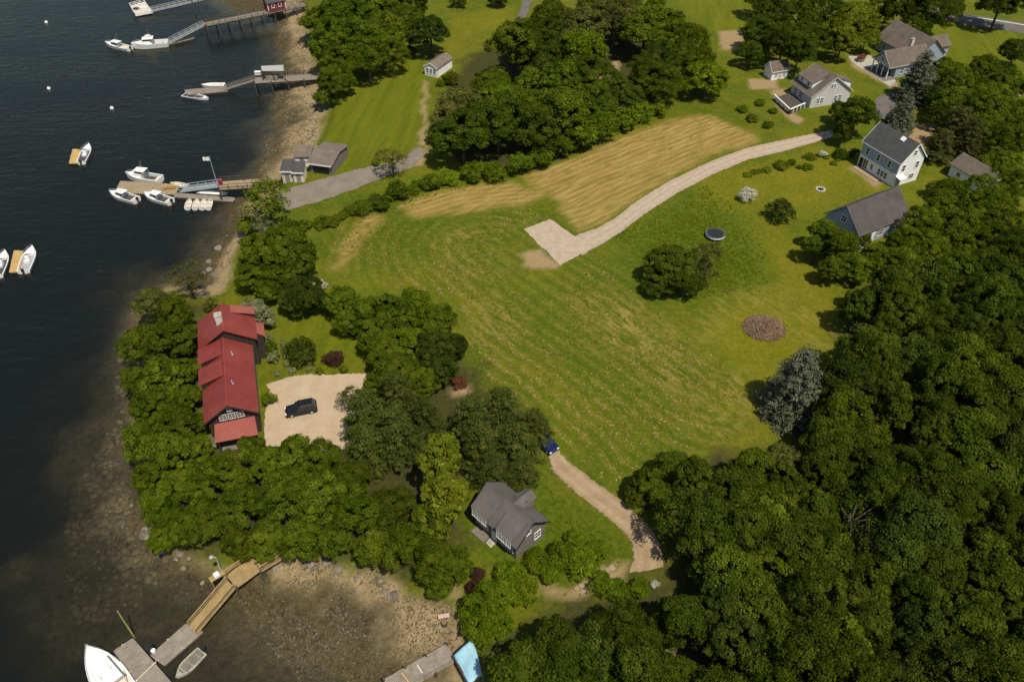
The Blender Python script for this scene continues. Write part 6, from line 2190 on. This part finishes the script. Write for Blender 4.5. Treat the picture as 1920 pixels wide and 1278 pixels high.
GRASSM = leaf_mat('grass_blades', (0.070, 0.105, 0.006), (0.130, 0.148, 0.014), (0.260, 0.228, 0.060), .1)
GRASSL = leaf_mat('grass_lush', (0.075, 0.105, 0.005), (0.108, 0.138, 0.007), (0.160, 0.168, 0.016), .35)
FIELD = [(600, 500), (640, 420), (740, 410), (860, 402), (990, 388), (1040, 404), (972, 424), (962, 468), (985, 512), (1055, 512), (1115, 474), (1200, 560), (1330, 660), (1430, 740), (1420, 830), (1330, 850), (1240, 860), (1180, 930), (1060, 850), (1000, 790), (890, 690), (870, 640), (850, 560), (720, 530)]
grass_field('meadow_grass', 'rough tufted grass of the big mown field', [FIELD], 4.5, .24, GRASSM, 3, .06, 4.0)
grass_field('long_grass', 'long lush grass round the trampoline and by the cottage', [[(1150, 440), (1330, 340), (1390, 400), (1450, 490), (1440, 545), (1300, 570), (1200, 530)], [(990, 900), (1020, 890), (1080, 935), (1170, 1010), (1170, 1050), (1060, 1090), (920, 1100), (1000, 1000), (1030, 960)], [(880, 1100), (1050, 1110), (1180, 1080), (1200, 1100), (1080, 1140), (960, 1170), (900, 1190)], [(600, 420), (850, 330), (930, 340), (760, 390), (640, 430)]], 9.0, .26, GRASSL, 4, .12, 2.6)


def straw_rows(name, label, poly, seed):
    rng = np.random.default_rng(seed)
    q = GL(poly)
    lo, hi = q.min(0), q.max(0)
    c = rng.uniform(lo, hi, (int(np.prod(hi - lo) * 14), 2))
    c = c[inside(c[:, 0], c[:, 1], q)]
    x, y = c[:, 0], c[:, 1]

    def f(x, y):
        return seg_dist(x, y, SPINE, False) + (fbm(x / 9, y / 9, 61, 2) - .5) * 1.6
    d = f(x, y)
    ph = np.abs((d / 2.3 + (fbm(x / 2.5, y / 2.5, 73, 2) - .5) * .9) % 1 - .25)
    patch = fbm(x / 11, y / 11, 71, 3)
    swirl = np.zeros(len(x))
    for hp in HAYTHIN[:4]:
        swirl = np.maximum(swirl, np.clip(sdist(x, y, GL(hp)) / 4 + .6, 0, 1))
    keep = (ph < .17) & (rng.random(len(x)) < np.clip((patch - .46) * 2.6 + .42 * swirl, .02, .7))
    x, y = x[keep], y[keep]
    e = .3
    gx, gy = f(x + e, y) - f(x - e, y), f(x, y + e) - f(x, y - e)
    t = unit(np.stack([-gy, gx, np.zeros(len(x))], 1) + rng.normal(0, .55, (len(x), 3)) * np.array([1, 1, 0]))
    P = np.stack([x, y, height(x, y) + .07], 1)
    Nn = unit(np.stack([rng.normal(0, .12, len(x)), rng.normal(0, .12, len(x)), np.ones(len(x))], 1))
    me = leaf_mesh(name, P, Nn, rng.uniform(.2, .65, len(x)), np.clip(rng.normal(.45, .25, len(x)), 0, 1), rng, .3, t)
    me.materials.append(leaf_mat('straw', (0.17, 0.155, 0.028), (0.27, 0.225, 0.060), (0.40, 0.32, 0.115), .1))
    return tag(put(name, me, kind='stuff'), label, 'straw')


straw_rows('straw_windrows', 'thin broken rows of cut straw lying on the big field', FIELD, 15)


def rock_mesh(name, seed, m, sub=2):
    import bmesh
    bm = bmesh.new()
    bmesh.ops.create_icosphere(bm, subdivisions=sub, radius=1)
    rng = np.random.default_rng(seed)
    off = rng.uniform(0, 50)
    for v in bm.verts:
        c = v.co.normalized()
        k = .75 + .5 * vnoise(np.array([c.x * 1.7 + off]), np.array([c.y * 1.7 + c.z * 2.3 + off]), seed)[0]
        v.co = c * k
        v.co.z *= .6
    me = bpy.data.meshes.new(name)
    bm.to_mesh(me)
    bm.free()
    me.materials.append(m)
    return me


ROCKS = [rock_mesh('boulder', i, M_ROCK) for i in range(6)]
rr = random.Random(12)
BZ = [([(258, 985), (300, 1030), (360, 1062), (400, 1085)], 12, 'boulder on the rocky wooded point', 'the timber platform', (460, 1070)),
      ([(520, 1060), (640, 1062), (700, 1090), (740, 1130), (790, 1170)], 14, 'boulder on the tidal flats', 'the pink bench', (832, 1156)),
      ([(560, 75), (580, 120), (600, 175)], 8, 'boulder on the beach beside the canopy pier', 'the canopy', (510, 140)),
      ([(600, 215), (590, 262), (585, 280)], 7, 'boulder in the bank below the mown lawn', 'the boathouse', (600, 310)),
      ([(400, 450), (395, 500), (385, 530)], 6, 'boulder on the beach north of the red roof', 'the chimney', (415, 610))]
for poly, n, lab, mk, mpx in BZ:
    bs = []
    for i in range(n):
        t = rr.random() * (len(poly) - 1)
        k = int(t)
        a, b = poly[k], poly[min(k + 1, len(poly) - 1)]
        px = a[0] + (b[0] - a[0]) * (t - k) + rr.uniform(-14, 14)
        py = a[1] + (b[1] - a[1]) * (t - k) + rr.uniform(-9, 9)
        p = G(px, py, -1.6)
        s = rr.uniform(.25, .7)
        ob = put('boulder', rr.choice(ROCKS), None, (p.x, p.y, hz(p.x, p.y) + .1 * s), rr.random() * 6)
        ob.scale = (s * rr.uniform(.8, 1.3), s, s * rr.uniform(.7, 1.1))
        bs.append(ob)
    name_group(bs, lab, mk, G(*mpx)[:2], lab.replace('boulder', 'boulders', 1), 'boulder')


def scatter(name, label, cat, polys, dens, smin, smax, protos, m, seed, flat=.6, z=-2.0, want=None):
    rng = np.random.default_rng(seed)
    VV, FF, off = [], [], 0
    base = []
    for me in protos:
        v = np.array([tuple(q.co) for q in me.vertices])
        f = np.array([tuple(q.vertices) for q in me.polygons])
        base.append((v, f))
    for p in polys:
        q = GL(p, z)
        lo, hi = q.min(0), q.max(0)
        c = rng.uniform(lo, hi, (int(np.prod(hi - lo) * dens), 2))
        c = c[inside(c[:, 0], c[:, 1], q)]
        k = fbm(c[:, 0] / 4, c[:, 1] / 4, seed, 3)
        c = c[rng.random(len(c)) < np.clip((k - .38) * 4, 0.04, 1)]
        zz = height(c[:, 0], c[:, 1])
        for (x, y), g in zip(c, zz):
            v, f = base[rng.integers(len(base))]
            s = smin + (smax - smin) * rng.random() ** 2.2
            a = rng.uniform(0, 6.28)
            w = v * np.array([s * rng.uniform(.8, 1.4), s, s * flat])
            VV.append(np.stack([w[:, 0] * np.cos(a) - w[:, 1] * np.sin(a) + x, w[:, 0] * np.sin(a) + w[:, 1] * np.cos(a) + y, w[:, 2] + g + s * .1], 1))
            FF.append(f + off)
            off += len(v)
    V = np.vstack(VV)
    F = np.vstack(FF)
    me = bpy.data.meshes.new(name)
    me.from_pydata(V.tolist(), [], F.tolist())
    me.materials.append(m)
    ob = put(name, me, kind='stuff')
    tag(ob, label, cat)
    return ob


SMALL = [rock_mesh('stone', 40 + i, M_ROCK, 1) for i in range(5)]
FLATS = [[(430, 1110), (560, 1050), (680, 1070), (760, 1120), (840, 1130), (870, 1190), (840, 1240), (740, 1278), (560, 1278), (480, 1180)], [(260, 960), (300, 1035), (400, 1070), (430, 1110), (400, 1150), (300, 1110), (200, 1050), (170, 900), (220, 850)]]
LEFTSHORE = [[(262, 545), (232, 630), (222, 700), (205, 800), (165, 880), (125, 960), (118, 1080), (150, 1180), (240, 1150), (300, 1090), (262, 1000), (246, 930), (236, 850), (238, 760), (242, 690), (250, 620)]]
BEACH = [[(520, 40), (575, 60), (600, 150), (612, 200), (590, 260), (520, 320), (480, 350), (500, 250), (520, 160)], [(430, 420), (470, 420), (435, 520), (390, 540), (385, 500)]]
scatter('seaweed_clumps', 'dark brown rockweed lying over the tidal flats', 'seaweed', FLATS, 38.0, .03, .13, SMALL, M_WEED, 7, .5, -2.3)
scatter('shore_stones', 'loose grey and tan stones on the tidal flats', 'stones', FLATS, 8.0, .03, .16, SMALL, M_DARKROCK, 8, .7, -2.2)
scatter('sunken_seaweed', 'dark weed beds on the shallow bottom along the wooded point', 'seaweed', LEFTSHORE, 5.0, .1, .55, SMALL, M_WEED, 17, .5, -2.9)
scatter('sunken_stones', 'stones on the shallow bottom along the wooded point', 'stones', LEFTSHORE, .5, .08, .3, SMALL, M_DARKROCK, 18, .7, -2.9)
scatter('beach_stones', 'loose stones and wrack along the sandy beach', 'stones', BEACH, 4.0, .04, .2, SMALL, M_ROCK, 9, .6, -1.8)
scatter('beach_wrack', 'dark seaweed wrack along the sandy beach', 'seaweed', BEACH, 6.0, .05, .26, SMALL, M_WEED, 10, .25, -2.0)
print('PLANTS', COUNT[0], 'woods', len(spots), 'mid', len(sp2))
